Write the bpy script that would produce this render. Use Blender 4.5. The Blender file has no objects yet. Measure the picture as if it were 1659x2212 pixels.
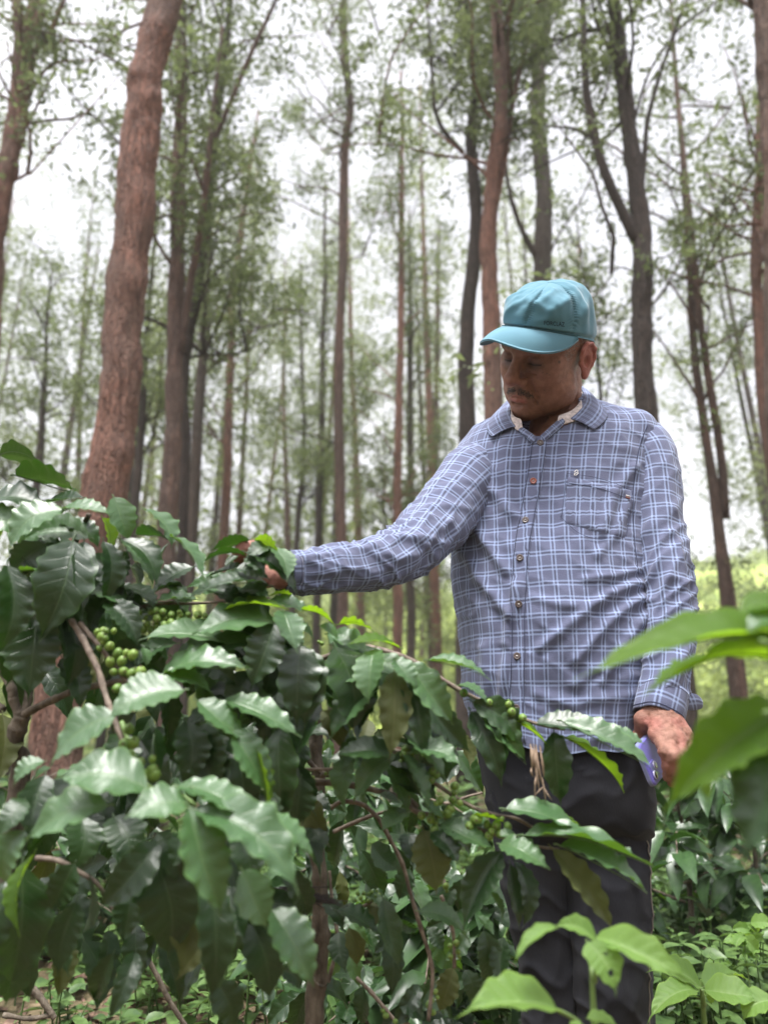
import bpy, bmesh, math, random
import numpy as np
from mathutils import Vector, Matrix
from mathutils.bvhtree import BVHTree

random.seed(7)
rng = np.random.default_rng(11)
SC = bpy.context.scene
COL = SC.collection
R = math.radians

# ------------------------------------------------------------------ camera
CAM_Z, PITCH, FPX, CX, CY = 0.83, R(16), 1600.0, 829.5, 1106.0
cam_data = bpy.data.cameras.new('camera')
cam = bpy.data.objects.new('camera', cam_data)
COL.objects.link(cam)
cam.location = (0, 0, CAM_Z)
cam.rotation_euler = (R(90) + PITCH, 0, 0)
cam_data.sensor_fit = 'VERTICAL'
cam_data.sensor_height = 36
cam_data.sensor_width = 27
cam_data.lens = 36 * FPX / 2212
cam_data.clip_start = 0.05
cam_data.clip_end = 2000
cam_data.dof.use_dof = True
cam_data.dof.focus_distance = 1.40
cam_data.dof.aperture_fstop = 2.6
SC.camera = cam

# ------------------------------------------------------------------ sky, sun, exposure
SUN_EL, SUN_AZ = R(74), R(205)
world = bpy.data.worlds.new('World')
SC.world = world
world.use_nodes = True
nt = world.node_tree
nt.nodes.clear()
w_out = nt.nodes.new('ShaderNodeOutputWorld')
w_bg = nt.nodes.new('ShaderNodeBackground')
w_sky = nt.nodes.new('ShaderNodeTexSky')
w_sky.sky_type = 'NISHITA'
w_sky.sun_disc = False
w_sky.sun_elevation = SUN_EL
w_sky.sun_rotation = SUN_AZ
w_sky.air_density = 1.0
w_sky.dust_density = 4.0
w_hsv = nt.nodes.new('ShaderNodeHueSaturation')
w_hsv.inputs['Saturation'].default_value = 0.10
w_tc = nt.nodes.new('ShaderNodeTexCoord')
w_no = nt.nodes.new('ShaderNodeTexNoise')
w_no.inputs['Scale'].default_value = 3.2
w_no.inputs['Detail'].default_value = 5
w_rp = nt.nodes.new('ShaderNodeValToRGB')
w_rp.color_ramp.elements[0].position = 0.32
w_rp.color_ramp.elements[0].color = (.80, .80, .87, 1)
w_rp.color_ramp.elements[1].position = 0.66
w_rp.color_ramp.elements[1].color = (1.16, 1.15, 1.19, 1)
w_mx = nt.nodes.new('ShaderNodeMix')
w_mx.data_type = 'RGBA'
w_mx.blend_type = 'MULTIPLY'
w_mx.inputs[0].default_value = 1.0
nt.links.new(w_sky.outputs[0], w_hsv.inputs['Color'])
nt.links.new(w_tc.outputs['Generated'], w_no.inputs['Vector'])
nt.links.new(w_no.outputs['Fac'], w_rp.inputs[0])
nt.links.new(w_hsv.outputs[0], w_mx.inputs[6])
nt.links.new(w_rp.outputs[0], w_mx.inputs[7])
nt.links.new(w_mx.outputs[2], w_bg.inputs['Color'])
w_bg.inputs['Strength'].default_value = 0.15
nt.links.new(w_bg.outputs[0], w_out.inputs[0])

sun_data = bpy.data.lights.new('sun', 'SUN')
sun_data.energy = 2.8
sun_data.angle = R(22)
sun_data.color = (1.0, 0.97, 0.93)
sun = bpy.data.objects.new('sun', sun_data)
COL.objects.link(sun)
# the veiled sun stands nearly overhead, a little behind the viewpoint and to the left
sd = Vector((math.sin(SUN_AZ) * math.cos(SUN_EL), math.cos(SUN_AZ) * math.cos(SUN_EL), math.sin(SUN_EL)))
sun.rotation_euler = sd.to_track_quat('Z', 'Y').to_euler()

SC.view_settings.view_transform = 'Standard'
SC.view_settings.look = 'None'
SC.view_settings.gamma = 1.0
SC.view_settings.use_curve_mapping = False
SC.view_settings.exposure = 1.45
SC.render.engine = 'CYCLES'
SC.cycles.use_denoising = True
SC.cycles.max_bounces = 8
SC.cycles.diffuse_bounces = 3
SC.cycles.transmission_bounces = 4
SC.cycles.glossy_bounces = 2
SC.cycles.transparent_max_bounces = 8

# ------------------------------------------------------------------ helpers
CFW = np.array([0, math.cos(PITCH), math.sin(PITCH)])
CUP = np.array([0, -math.sin(PITCH), math.cos(PITCH)])
CPOS = np.array([0, 0, CAM_Z])


def ray(u, v):
    return CFW + np.array([1, 0, 0]) * (u - CX) / FPX + CUP * (CY - v) / FPX


def P(u, v, y):
    """the place in the world that stands y metres ahead of the viewpoint in direction (u, v)"""
    d = ray(u, v)
    return CPOS + d * (y / d[1])


def pxm(u, v, y):
    """metres per unit of (u, v) there"""
    d = P(u, v, y) - CPOS
    return float(d @ CFW) / FPX


def proj(w):
    d = np.asarray(w) - CPOS
    dep = d @ CFW
    return np.stack([CX + FPX * d[..., 0] / dep, CY - FPX * (d @ CUP) / dep], -1)


def hsh(ix, iy, iz, seed):
    h = (ix * 374761393 + iy * 668265263 + iz * 2147483647 + seed * 974711) & 0xffffffff
    h = ((h ^ (h >> 13)) * 1274126177) & 0xffffffff
    h = (h ^ (h >> 16)) & 0xffffffff
    return h / 4294967295.0


def vnoise(p, seed=0):
    """smooth value noise in -1..1, p (..., 3)"""
    p = np.asarray(p, float)
    i = np.floor(p).astype(np.int64)
    f = p - i
    f = f * f * f * (f * (f * 6 - 15) + 10)
    r = 0
    for dx in (0, 1):
        for dy in (0, 1):
            for dz in (0, 1):
                w = (f[..., 0] if dx else 1 - f[..., 0]) * (f[..., 1] if dy else 1 - f[..., 1]) * (f[..., 2] if dz else 1 - f[..., 2])
                r = r + w * hsh(i[..., 0] + dx, i[..., 1] + dy, i[..., 2] + dz, seed)
    return r * 2 - 1


WORLD_OF = {}


def par(o, parent):
    if parent is not None:
        o.parent = parent
        o.matrix_parent_inverse = WORLD_OF.get(parent.name, Matrix()).inverted()
    return o


def tag(o, label=None, cat=None, group=None, kind=None):
    if label:
        o['label'] = label
    if cat:
        o['category'] = cat
    if group:
        o['group'] = group
    if kind:
        o['kind'] = kind
    return o


def empty(name, loc, label, cat, group=None):
    o = bpy.data.objects.new(name, None)
    COL.objects.link(o)
    o.empty_display_size = 0.1
    o.location = tuple(float(c) for c in loc)
    WORLD_OF[o.name] = Matrix.Translation(o.location)
    return tag(o, label, cat, group)


def make_mesh(name, verts, faces, uv=None, smooth=True):
    """faces: list of index tuples or (n,4)/(n,3) array; uv: per-vertex (n,2)"""
    verts = np.asarray(verts, np.float32).reshape(-1, 3)
    me = bpy.data.meshes.new(name)
    if isinstance(faces, np.ndarray):
        k = faces.shape[1]
        flat = faces.astype(np.int32).ravel()
        n = len(faces)
        me.vertices.add(len(verts))
        me.vertices.foreach_set('co', verts.ravel())
        me.loops.add(len(flat))
        me.loops.foreach_set('vertex_index', flat)
        me.polygons.add(n)
        me.polygons.foreach_set('loop_start', np.arange(0, n * k, k, dtype=np.int32))
        me.update(calc_edges=True)
    else:
        me.from_pydata([tuple(v) for v in verts.tolist()], [], faces)
        me.update()
    if uv is not None:
        lay = me.uv_layers.new(name='UVMap')
        idx = np.empty(len(me.loops), np.int32)
        me.loops.foreach_get('vertex_index', idx)
        lay.data.foreach_set('uv', np.asarray(uv, np.float32)[idx].ravel())
    if smooth:
        me.polygons.foreach_set('use_smooth', np.ones(len(me.polygons), bool))
    return me


def link(name, me, mat=None, parent=None):
    o = bpy.data.objects.new(name, me)
    COL.objects.link(o)
    if mat is not None and len(me.materials) == 0:
        me.materials.append(mat)
    return par(o, parent)


def obj(name, verts, faces, mat, parent=None, uv=None, smooth=True):
    return link(name, make_mesh(name, verts, faces, uv, smooth), mat, parent)


def grid_faces(n, m, wrap=False, off=0):
    """quads for an n x m grid of vertices; wrap joins the last column to the first"""
    i = np.arange(n - 1)[:, None]
    j = np.arange(m if wrap else m - 1)[None, :]
    j2 = (j + 1) % m
    a = i * m + j
    b = i * m + j2
    c = (i + 1) * m + j2
    d = (i + 1) * m + j
    return np.stack([a, b, c, d], -1).reshape(-1, 4) + off


def spline(pts, n):
    """Catmull-Rom through pts (k, d) resampled to n"""
    pts = np.asarray(pts, float)
    k = len(pts)
    if k == 2:
        t = np.linspace(0, 1, n)[:, None]
        return pts[0] * (1 - t) + pts[1] * t
    e = np.vstack([2 * pts[0] - pts[1], pts, 2 * pts[-1] - pts[-2]])
    t = np.linspace(0, k - 1, n)
    i = np.minimum(t.astype(int), k - 2)
    f = (t - i)[:, None]
    a, b, c, d = e[i], e[i + 1], e[i + 2], e[i + 3]
    return 0.5 * ((2 * b) + (c - a) * f + (2 * a - 5 * b + 4 * c - d) * f * f + (3 * b - a - 3 * c + d) * f ** 3)


def frames(path, ref=(0, 0, 1)):
    t = np.gradient(path, axis=0)
    t /= np.linalg.norm(t, axis=1)[:, None] + 1e-12
    ref = np.asarray(ref, float)
    x = np.cross(t, ref)
    bad = np.linalg.norm(x, axis=1) < 1e-3
    x[bad] = np.cross(t[bad], [1, 0, 0])
    x /= np.linalg.norm(x, axis=1)[:, None]
    y = np.cross(x, t)
    return t, x, y


def tube(path, rad, sides=8, ref=(0, 1, 0), cap=True, bump=0, bseed=0, bscale=8, flute=0):
    """vertices, faces, uv (metres) of a tube along path with radii rad"""
    path = np.asarray(path, float)
    n = len(path)
    rad = np.broadcast_to(np.asarray(rad, float), (n,))
    t, x, y = frames(path, ref)
    a = np.linspace(0, 2 * np.pi, sides, endpoint=False)
    d = x[:, None, :] * np.cos(a)[None, :, None] + y[:, None, :] * np.sin(a)[None, :, None]
    rr = rad[:, None] * np.ones((1, sides))
    v = path[:, None, :] + d * rr[..., None]
    if bump:
        v = v + d * (vnoise(v * bscale, bseed) * bump + vnoise(v * bscale * 3.1, bseed + 5) * bump * .4)[..., None] * rr[..., None]
    if flute:
        rg = (1 - np.abs(vnoise(v * np.array([17, 17, 2.6]), bseed + 21))) ** 3 + .6 * (1 - np.abs(vnoise(v * np.array([31, 31, 6.5]), bseed + 22))) ** 3
        v = v + d * (rg * flute - flute * .6 + flute * 1.3 * np.maximum(0, vnoise(v * np.array([6, 6, 4]), bseed + 23) - .45))[..., None]
    s = np.concatenate([[0], np.cumsum(np.linalg.norm(np.diff(path, axis=0), axis=1))])
    uv = np.stack([np.broadcast_to(a / (2 * np.pi), (n, sides)), np.broadcast_to(s[:, None], (n, sides))], -1)
    vs = v.reshape(-1, 3)
    fs = [tuple(q) for q in grid_faces(n, sides, True).tolist()]
    uvs = uv.reshape(-1, 2)
    if cap:
        fs.append(tuple(range(sides))[::-1])
        fs.append(tuple((n - 1) * sides + k for k in range(sides)))
    return vs, fs, uvs


class Join:
    def __init__(s):
        s.v, s.f, s.u, s.n = [], [], [], 0

    def add(s, v, f, uv=None):
        v = np.asarray(v, float).reshape(-1, 3)
        s.v.append(v)
        f = f.tolist() if isinstance(f, np.ndarray) else f
        s.f += [tuple(i + s.n for i in q) for q in f]
        s.u.append(np.zeros((len(v), 2)) if uv is None else np.asarray(uv))
        s.n += len(v)

    def obj(s, name, mat, parent=None, smooth=True):
        return obj(name, np.concatenate(s.v), s.f, mat, parent, np.concatenate(s.u), smooth)


# ------------------------------------------------------------------ materials
class Nd:
    """small wrapper to wire shader nodes"""

    def __init__(s, name):
        s.m = bpy.data.materials.new(name)
        s.m.use_nodes = True
        s.t = s.m.node_tree
        s.t.nodes.clear()
        s.out = s.n('OutputMaterial')

    def n(s, typ, **kw):
        nd = s.t.nodes.new('ShaderNode' + typ)
        for k, v in kw.items():
            if hasattr(nd, k) and not k[0].isupper():
                setattr(nd, k, v)
        return nd

    def l(s, a, b):
        s.t.links.new(a, b)

    def sock(s, x, inp):
        if isinstance(x, (int, float)):
            inp.default_value = x
        elif isinstance(x, (tuple, list)):
            inp.default_value = tuple(x) + ((1,) if len(x) == 3 and inp.type == 'RGBA' else ())
        else:
            s.l(x, inp)

    def math(s, op, a, b=0.0, c=None, clamp=False):
        nd = s.n('Math', operation=op, use_clamp=clamp)
        s.sock(a, nd.inputs[0])
        s.sock(b, nd.inputs[1])
        if c is not None:
            s.sock(c, nd.inputs[2])
        return nd.outputs[0]

    def mix(s, fac, a, b, blend='MIX'):
        nd = s.n('Mix', data_type='RGBA', blend_type=blend)
        s.sock(fac, nd.inputs[0])
        s.sock(a, nd.inputs[6])
        s.sock(b, nd.inputs[7])
        return nd.outputs[2]

    def noise(s, scale, vec=None, detail=3, rough=.5, dist=0.0):
        nd = s.n('TexNoise')
        nd.inputs['Scale'].default_value = scale
        nd.inputs['Detail'].default_value = detail
        nd.inputs['Roughness'].default_value = rough
        nd.inputs['Distortion'].default_value = dist
        if vec is not None:
            s.l(vec, nd.inputs['Vector'])
        return nd.outputs['Fac']

    def ramp(s, fac, stops):
        nd = s.n('ValToRGB')
        e = nd.color_ramp.elements
        while len(e) < len(stops):
            e.new(.5)
        for el, (p, c) in zip(e, stops):
            el.position = p
            el.color = tuple(c) + (1,) if len(c) == 3 else c
        s.l(fac, nd.inputs[0])
        return nd.outputs[0]

    def smooth(s, x, a, b):
        nd = s.n('MapRange', interpolation_type='SMOOTHSTEP')
        s.sock(x, nd.inputs[0])
        nd.inputs[1].default_value = a
        nd.inputs[2].default_value = b
        return nd.outputs[0]

    def scale(s, vec, v3):
        nd = s.n('Mapping')
        s.l(vec, nd.inputs[0])
        nd.inputs['Scale'].default_value = v3
        return nd.outputs[0]

    def coord(s, which='Object'):
        return s.n('TexCoord').outputs[which]

    def bump(s, h, strength=.3, dist=.002, normal=None):
        nd = s.n('Bump')
        nd.inputs['Strength'].default_value = strength
        nd.inputs['Distance'].default_value = dist
        s.l(h, nd.inputs['Height'])
        if normal is not None:
            s.l(normal, nd.inputs['Normal'])
        return nd.outputs[0]

    def bsdf(s, col, rough=.6, spec=.5, normal=None, **kw):
        nd = s.n('BsdfPrincipled')
        s.sock(col, nd.inputs['Base Color'])
        s.sock(rough, nd.inputs['Roughness'])
        s.sock(spec, nd.inputs['Specular IOR Level'])
        if normal is not None:
            s.l(normal, nd.inputs['Normal'])
        for k, v in kw.items():
            s.sock(v, nd.inputs[k.replace('_', ' ')])
        return nd.outputs[0]

    def done(s, sh):
        s.l(sh, s.out.inputs['Surface'])
        return s.m


def simple_mat(name, col, rough=.6, spec=.4, var=.25, scale=30, bump=.2, bdist=.001):
    m = Nd(name)
    c = m.coord()
    n = m.noise(scale, c, 4, .6)
    a = tuple(x * (1 - var) for x in col)
    b = tuple(min(1, x * (1 + var)) for x in col)
    colr = m.ramp(n, [(.3, a), (.7, b)])
    return m.done(m.bsdf(colr, rough, spec, m.bump(m.noise(scale * 4, c, 3), bump, bdist)))


# ================================================================== vegetation helpers
def unit(a):
    return a / (np.linalg.norm(a, axis=-1, keepdims=True) + 1e-9)


T_DIAMOND = (np.array([[0, 0, 0], [.45, .5, .02], [1, 0, -.05], [.45, -.5, .02]]), np.array([[0, 3, 2, 1]]))


def ovate_template(n=5, droop=.25, fold=.18, point=1.0):
    s = np.linspace(0, 1, n)
    w = np.sin(np.pi * s ** .75) ** .85 * .5
    w[-1] = 0
    w[0] = .02
    v = []
    for si, wi in zip(s, w):
        for t in (-1, 0, 1):
            v.append([si, t * wi, fold * abs(t) * wi - droop * si * si])
    return np.array(v), grid_faces(n, 3)


T_OVATE = ovate_template()
T_SHRUB = ovate_template(6, .35, .2)


def leaf_cloud(pos, axis, nor, L, W, tmpl):
    tv, tf = tmpl
    axis = unit(axis)
    nor = nor - axis * np.sum(nor * axis, 1, keepdims=True)
    nor = unit(nor)
    side = np.cross(nor, axis)
    L = np.asarray(L)[:, None, None]
    W = np.asarray(W)[:, None, None]
    v = pos[:, None, :] + axis[:, None, :] * tv[None, :, 0:1] * L + side[:, None, :] * tv[None, :, 1:2] * W + nor[:, None, :] * tv[None, :, 2:3] * L
    n, k = len(pos), len(tv)
    f = (tf[None] + (np.arange(n) * k)[:, None, None]).reshape(-1, tf.shape[1])
    uv = np.broadcast_to(tv[None, :, :2] + np.array([0, .5]), (n, k, 2)).reshape(-1, 2)
    return v.reshape(-1, 3), f, uv


def rand_dirs(n):
    return unit(rng.normal(size=(n, 3)))


# ================================================================== vegetation materials
def foliage_mat(name, dark, light, trans, rough=.5, tfac=.35, nscale=1.5):
    m = Nd(name)
    c = m.coord()
    n = m.noise(nscale, c, 3, .6)
    n2 = m.noise(nscale * 14, c, 1)
    f = m.math('ADD', m.math('MULTIPLY', n, .6), m.math('MULTIPLY', n2, .4))
    col = m.ramp(f, [(.36, dark), (.64, light)])
    p = m.bsdf(col, rough, .4)
    t = m.n('BsdfTranslucent')
    m.l(m.mix(.5, col, trans), t.inputs[0])
    mx = m.n('MixShader')
    mx.inputs[0].default_value = tfac
    m.l(p, mx.inputs[1])
    m.l(t.outputs[0], mx.inputs[2])
    return m.done(mx.outputs[0])


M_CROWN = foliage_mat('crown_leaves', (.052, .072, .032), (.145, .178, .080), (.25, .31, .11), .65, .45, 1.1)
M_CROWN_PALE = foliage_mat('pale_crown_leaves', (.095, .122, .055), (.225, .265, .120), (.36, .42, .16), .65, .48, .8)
M_HERB = foliage_mat('herb_leaves', (.034, .074, .022), (.115, .19, .055), (.20, .34, .05), .42, .26, 4)
M_SHRUB = foliage_mat('shrub_leaves', (.022, .05, .02), (.05, .10, .035), (.10, .22, .02), .3, .22, 5)
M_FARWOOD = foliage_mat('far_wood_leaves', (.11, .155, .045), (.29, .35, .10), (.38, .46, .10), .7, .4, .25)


def bark_mat(name, red, grey, amt, furrow=1.0):
    m = Nd(name)
    c = m.coord()
    big = m.noise(1.7, m.scale(c, (1, 1, .45)), 4, .65, .6)
    fur = m.noise(26, m.scale(c, (1, 1, .16)), 5, .7, 1.1)
    fine = m.noise(120, m.scale(c, (1, 1, .4)), 3, .6)
    base = m.mix(m.smooth(big, amt - .07, amt + .07), red, grey)
    col = m.mix(m.math('MULTIPLY', m.smooth(fur, .60, .40), .75), base, tuple(x * .32 for x in grey))
    col = m.mix(m.math('MULTIPLY', fine, .5), col, tuple(x * 1.35 for x in red), 'MIX')
    vo = m.n('TexVoronoi', feature='DISTANCE_TO_EDGE')
    vo.inputs['Scale'].default_value = 46
    wob = m.n('VectorMath', operation='ADD')
    m.l(m.scale(c, (1, 1, .30)), wob.inputs[0])
    nz = m.n('TexNoise')
    nz.inputs['Scale'].default_value = 9
    m.l(c, nz.inputs['Vector'])
    sc_ = m.n('VectorMath', operation='SCALE')
    m.l(nz.outputs['Color'], sc_.inputs[0])
    sc_.inputs['Scale'].default_value = .06
    m.l(sc_.outputs[0], wob.inputs[1])
    m.l(wob.outputs[0], vo.inputs['Vector'])
    crack = m.smooth(vo.outputs['Distance'], .10, .0)
    col = m.mix(m.math('MULTIPLY', crack, .38), col, tuple(x * .28 for x in grey))
    lich = m.smooth(m.noise(9, c, 4, .7), .66, .74)
    col = m.mix(m.math('MULTIPLY', lich, .35), col, (.22, .21, .17))
    h = m.math('SUBTRACT', m.math('ADD', fur, m.math('MULTIPLY', fine, .35)), m.math('MULTIPLY', crack, .7))
    return m.done(m.bsdf(col, .85, .25, m.bump(h, 1.0 * furrow, .035)))


M_BARK_RED = bark_mat('red_bark', (.265, .134, .097), (.155, .108, .086), .52)
M_BARK_MIX = bark_mat('brown_bark', (.185, .112, .086), (.115, .088, .073), .50)
M_BARK_DARK = bark_mat('dark_bark', (.092, .068, .056), (.064, .052, .046), .45)
M_BARK_GREY = bark_mat('grey_bark', (.125, .092, .074), (.10, .085, .072), .45)

# ================================================================== ground, hill
def ground_z(x, y):
    q = np.stack([np.asarray(x) * .35, np.asarray(y) * .35, np.zeros_like(np.asarray(x))], -1)
    near = vnoise(q, 3) * .10 + vnoise(q * 3.3, 4) * .03
    return near * np.clip((np.asarray(y) + 2) / 6, .2, 1) + np.clip(-6 - np.asarray(y), 0, 40) * .62 + np.clip(np.asarray(y) - 10, 0, 1e9) * .02  # unseen rise behind the viewpoint is added to block low skylight


gx = np.concatenate([-np.geomspace(300, 9, 14), np.linspace(-8, 8, 90), np.geomspace(9, 300, 14)])
gy = np.concatenate([np.linspace(-40, 1, 26), np.linspace(1.2, 14, 90), np.geomspace(14.5, 420, 40)])
GX, GY = np.meshgrid(gx, gy)
GZ = ground_z(GX, GY)
m = Nd('forest_floor')
c = m.coord()
lit = m.noise(22, c, 5, .7, .6)
big = m.noise(1.1, c, 3)
col = m.ramp(lit, [(.3, (.035, .022, .016)), (.5, (.10, .065, .045)), (.7, (.22, .15, .105))])
green = m.mix(m.noise(6, c, 4), (.10, .15, .04), (.20, .26, .09))
sep = m.n('SeparateXYZ')
m.l(c, sep.inputs[0])
far = m.smooth(sep.outputs[1], 6, 16)
gf = m.math('MULTIPLY', m.smooth(big, .35, .6), m.math('ADD', .15, m.math('MULTIPLY', far, .8)))
col = m.mix(gf, col, green)
M_FLOOR = m.done(m.bsdf(col, .95, .2, m.bump(lit, .8, .03)))
g = obj('ground', np.stack([GX, GY, GZ], -1).reshape(-1, 3), grid_faces(len(gy), len(gx)), M_FLOOR)
tag(g, kind='structure')

# far slope behind the trees, highest towards the right
hx = np.linspace(-160, 170, 90)
hy = np.linspace(38, 190, 46)
HX, HY = np.meshgrid(hx, hy)
ang = HX / HY
rise = np.clip((HY - 38) / 75, 0, 1) ** .85
ht = 19 + 6.0 * np.clip((ang - .10) / .42, 0, 1) ** 1.2 + 3.5 * np.clip((-ang - .2) / .5, 0, 1)
HZ = rise * ht * (1 + .10 * vnoise(np.stack([HX * .05, HY * .05, 0 * HX], -1), 8)) + ground_z(HX, HY) - .4
m = Nd('far_slope')
c = m.coord()
n = m.noise(.28, c, 5, .7)
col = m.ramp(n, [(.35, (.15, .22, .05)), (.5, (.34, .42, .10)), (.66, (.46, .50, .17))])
M_SLOPE = m.done(m.bsdf(col, .95, .1, m.bump(n, .8, 1.5)))
h = obj('hill', np.stack([HX, HY, HZ], -1).reshape(-1, 3), grid_faces(len(hy), len(hx)), M_SLOPE)
tag(h, kind='structure')

# scrub that covers the far slope: one mass
n = 5200
sy = rng.uniform(40, 105, n)
sx = rng.uniform(-.75, .75, n) * sy
sr = np.clip((sy - 38) / 75, 0, 1) ** .85
sa = sx / sy
sz = sr * (19 + 6.0 * np.clip((sa - .10) / .42, 0, 1) ** 1.2 + 3.5 * np.clip((-sa - .2) / .5, 0, 1)) + ground_z(sx, sy) - .5
cen = np.stack([sx, sy, sz], -1)
cen = np.repeat(cen, 9, 0)
rad = np.repeat(rng.uniform(.5, 1.5, n), 9)[:, None]
pos = cen + rand_dirs(len(cen)) * rad * np.array([1, 1, .8]) + np.array([0, 0, .6])
V, Fc, U = leaf_cloud(pos, rand_dirs(len(pos)), rand_dirs(len(pos)), rng.uniform(.4, .9, len(pos)), rng.uniform(.25, .5, len(pos)), T_DIAMOND)
n = 1500
sy = rng.uniform(24, 52, n)
sx = rng.uniform(-.72, .72, n) * sy
hh = rng.random(n) ** .8 * (2.5 + 5.5 * np.clip(vnoise(np.stack([sx * .12, sy * .12, 0 * sx], -1), 14) + .4, 0, 1))
hh = np.where(sx / sy > .24, hh * .25, hh)
cen = np.repeat(np.stack([sx, sy, ground_z(sx, sy) + .2 + hh], -1), 26, 0)
pos = cen + rand_dirs(len(cen)) * rng.uniform(.3, 1.3, (len(cen), 1))
V2, F2, U2 = leaf_cloud(pos, rand_dirs(len(pos)), rand_dirs(len(pos)), rng.uniform(.2, .5, len(pos)), rng.uniform(.10, .25, len(pos)), T_DIAMOND)
V, Fc, U = np.concatenate([V, V2]), np.concatenate([Fc, F2 + len(V)]), np.concatenate([U, U2])
o = obj('hillside_scrub', V, Fc, M_FARWOOD, uv=U)
tag(o, 'pale sunlit green scrub covering the far slope behind the trunks', 'scrub', kind='stuff')


# ================================================================== trees
def limb_path(p0, d, length, n=7, wig=.12, up=.35, seed=0):
    r = np.random.default_rng(seed)
    d = np.array(d, float)
    pts = [np.array(p0, float)]
    st = length / (n - 1)
    for i in range(n - 1):
        d = d + r.normal(size=3) * wig + np.array([0, 0, up]) * .15
        d /= np.linalg.norm(d)
        pts.append(pts[-1] + d * st)
    return np.array(pts)


def crown_from(paths, per_m, leaves, spread, L, seed, start=.3):
    """leaf sprays gathered along the given limbs"""
    r = np.random.default_rng(seed)
    C = []
    for pth in paths:
        seg = np.linalg.norm(np.diff(pth, axis=0), axis=1).sum()
        k = max(2, int(seg * per_m * (1 - start)))
        t = start + (1 - start) * r.random(k) ** .8
        ii = t * (len(pth) - 1)
        i = np.minimum(ii.astype(int), len(pth) - 2)
        f = (ii - i)[:, None]
        C.append(pth[i] * (1 - f) + pth[i + 1] * f + r.normal(size=(k, 3)) * spread * .9)
    C = np.concatenate(C)
    cnt = r.integers(int(leaves * .4), int(leaves * 1.5), len(C))
    C = np.repeat(C, cnt, 0)
    d = unit(r.normal(size=C.shape) + np.array([0, 0, -.15]))
    pos = C + unit(r.normal(size=C.shape)) * (r.random((len(C), 1)) ** .6) * spread
    ln = r.uniform(.6, 1.3, len(C)) * L
    return leaf_cloud(pos, d, unit(r.normal(size=C.shape) + np.array([0, 0, .8])), ln, ln * r.uniform(.22, .42, len(C)), T_DIAMOND)


def place_path(pts, y, dy=0.0):
    n = len(pts)
    return np.array([P(u, v, y + dy * i / max(1, n - 1)) for i, (u, v) in enumerate(pts)])


def tree(label, pts, y, w, bark, forks=(), crown=1.0, cz=(.35, 1.0), ext=3.0, group='tall trees of the grove', seed=0, pale=False, lean=.5, name='grove_tree', nlimb=24, reach=1.7):
    """trunk through the given directions at y metres; w = widths there; forks: (points, width0, width1)"""
    r = np.random.default_rng(1000 + seed)
    q = place_path(pts, y)
    d0 = q[0] - q[1]
    d0 = d0 / abs(d0[2])
    foot = q[0] + d0 * np.array([lean, 0, 1]) * (q[0][2] + .1)
    d1 = unit(q[-1] - q[-2])
    top = q[-1] + unit(d1 + np.array([0, 0, .5])) * ext
    ctrl = np.vstack([foot, q, top])
    k = pxm(pts[0][0], pts[0][1], y)
    k2 = pxm(pts[-1][0], pts[-1][1], y)
    rad = np.concatenate([[w[0] * k * .53], np.linspace(w[0] * k, w[1] * k2, len(q)) * .5, [w[1] * k2 * .18]])
    big = w[0] > 40
    n = 150 if big else 46
    path = spline(ctrl, n)
    path[:, :2] += np.stack([vnoise(np.stack([path[:, 2] * .8, path[:, 2] * 0 + seed, path[:, 2] * 0], -1), 3), vnoise(np.stack([path[:, 2] * .7, path[:, 2] * 0 + seed + 9, path[:, 2] * 0], -1), 5)], -1) * rad.max() * .35
    rr = np.interp(np.linspace(0, len(ctrl) - 1, n), np.arange(len(ctrl)), rad)
    rr[0] *= 1.12
    root = empty(name, foot * np.array([1, 1, 0]), label, 'tree', group)
    vs, fs, uv = tube(path, rr, 56 if big else 12, bump=.13 if big else .10, bseed=seed, bscale=5, flute=rr.max() * .085 if big else 0)
    obj('trunk', vs, fs, bark, root, uv)
    limbs = []
    for fi, fk in enumerate(forks):
        fp, a, b = fk[:3]
        fq = place_path(fp, y, fk[3] if len(fk) > 3 else r.uniform(-.5, .5))
        kk = pxm(fp[0][0], fp[0][1], y)
        fd = unit(fq[-1] - fq[-2])
        fq = np.vstack([fq, fq[-1] + unit(fd + np.array([0, 0, .3])) * ext * .5])
        fpth = spline(fq, 22)
        fr = np.interp(np.linspace(0, 1, 22), [0, .8, 1], [a * kk * .5, b * kk * .5, b * kk * .2])
        vs, fs, uv = tube(fpth, fr, 9, bump=.1, bseed=seed + fi, bscale=6)
        obj('limb', vs, fs, bark, root, uv)
        limbs.append(fpth[5:])
    # thin side twigs that carry the foliage
    tw = Join()
    z0, z1 = path[0][2], path[-1][2]
    src = [path] + limbs
    for i in range(nlimb):
        s = src[0] if i % 3 or not limbs else limbs[i % len(limbs)]
        t = cz[0] + (cz[1] - cz[0]) * (i + r.random()) / nlimb if s is path else r.uniform(.15, .95)
        p0 = s[int(t * (len(s) - 1))]
        az = r.uniform(0, 2 * np.pi)
        el = r.uniform(R(15), R(60))
        ln = reach * r.uniform(.5, 1.3) * (1.15 - .5 * t)
        lp = limb_path(p0, (math.cos(az) * math.cos(el), math.sin(az) * math.cos(el), math.sin(el)), ln, 7, .18, .2, seed * 97 + i)
        tv, tf, tu = tube(lp, np.linspace(.012, .003, 7) * min(1.6, max(.6, reach)), 5, cap=False)
        tw.add(tv, tf, tu)
        limbs.append(lp)
    tw.obj('twigs', bark, root)['kind'] = 'stuff'
    V, Fc, U = crown_from(limbs + [path[int(n * cz[0]):]], 5.2 * crown, 42, .23, .090, seed + 50)
    cr = obj('crown', V, Fc, M_CROWN_PALE if pale else M_CROWN, root, U)
    cr['kind'] = 'stuff'
    return root


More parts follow.
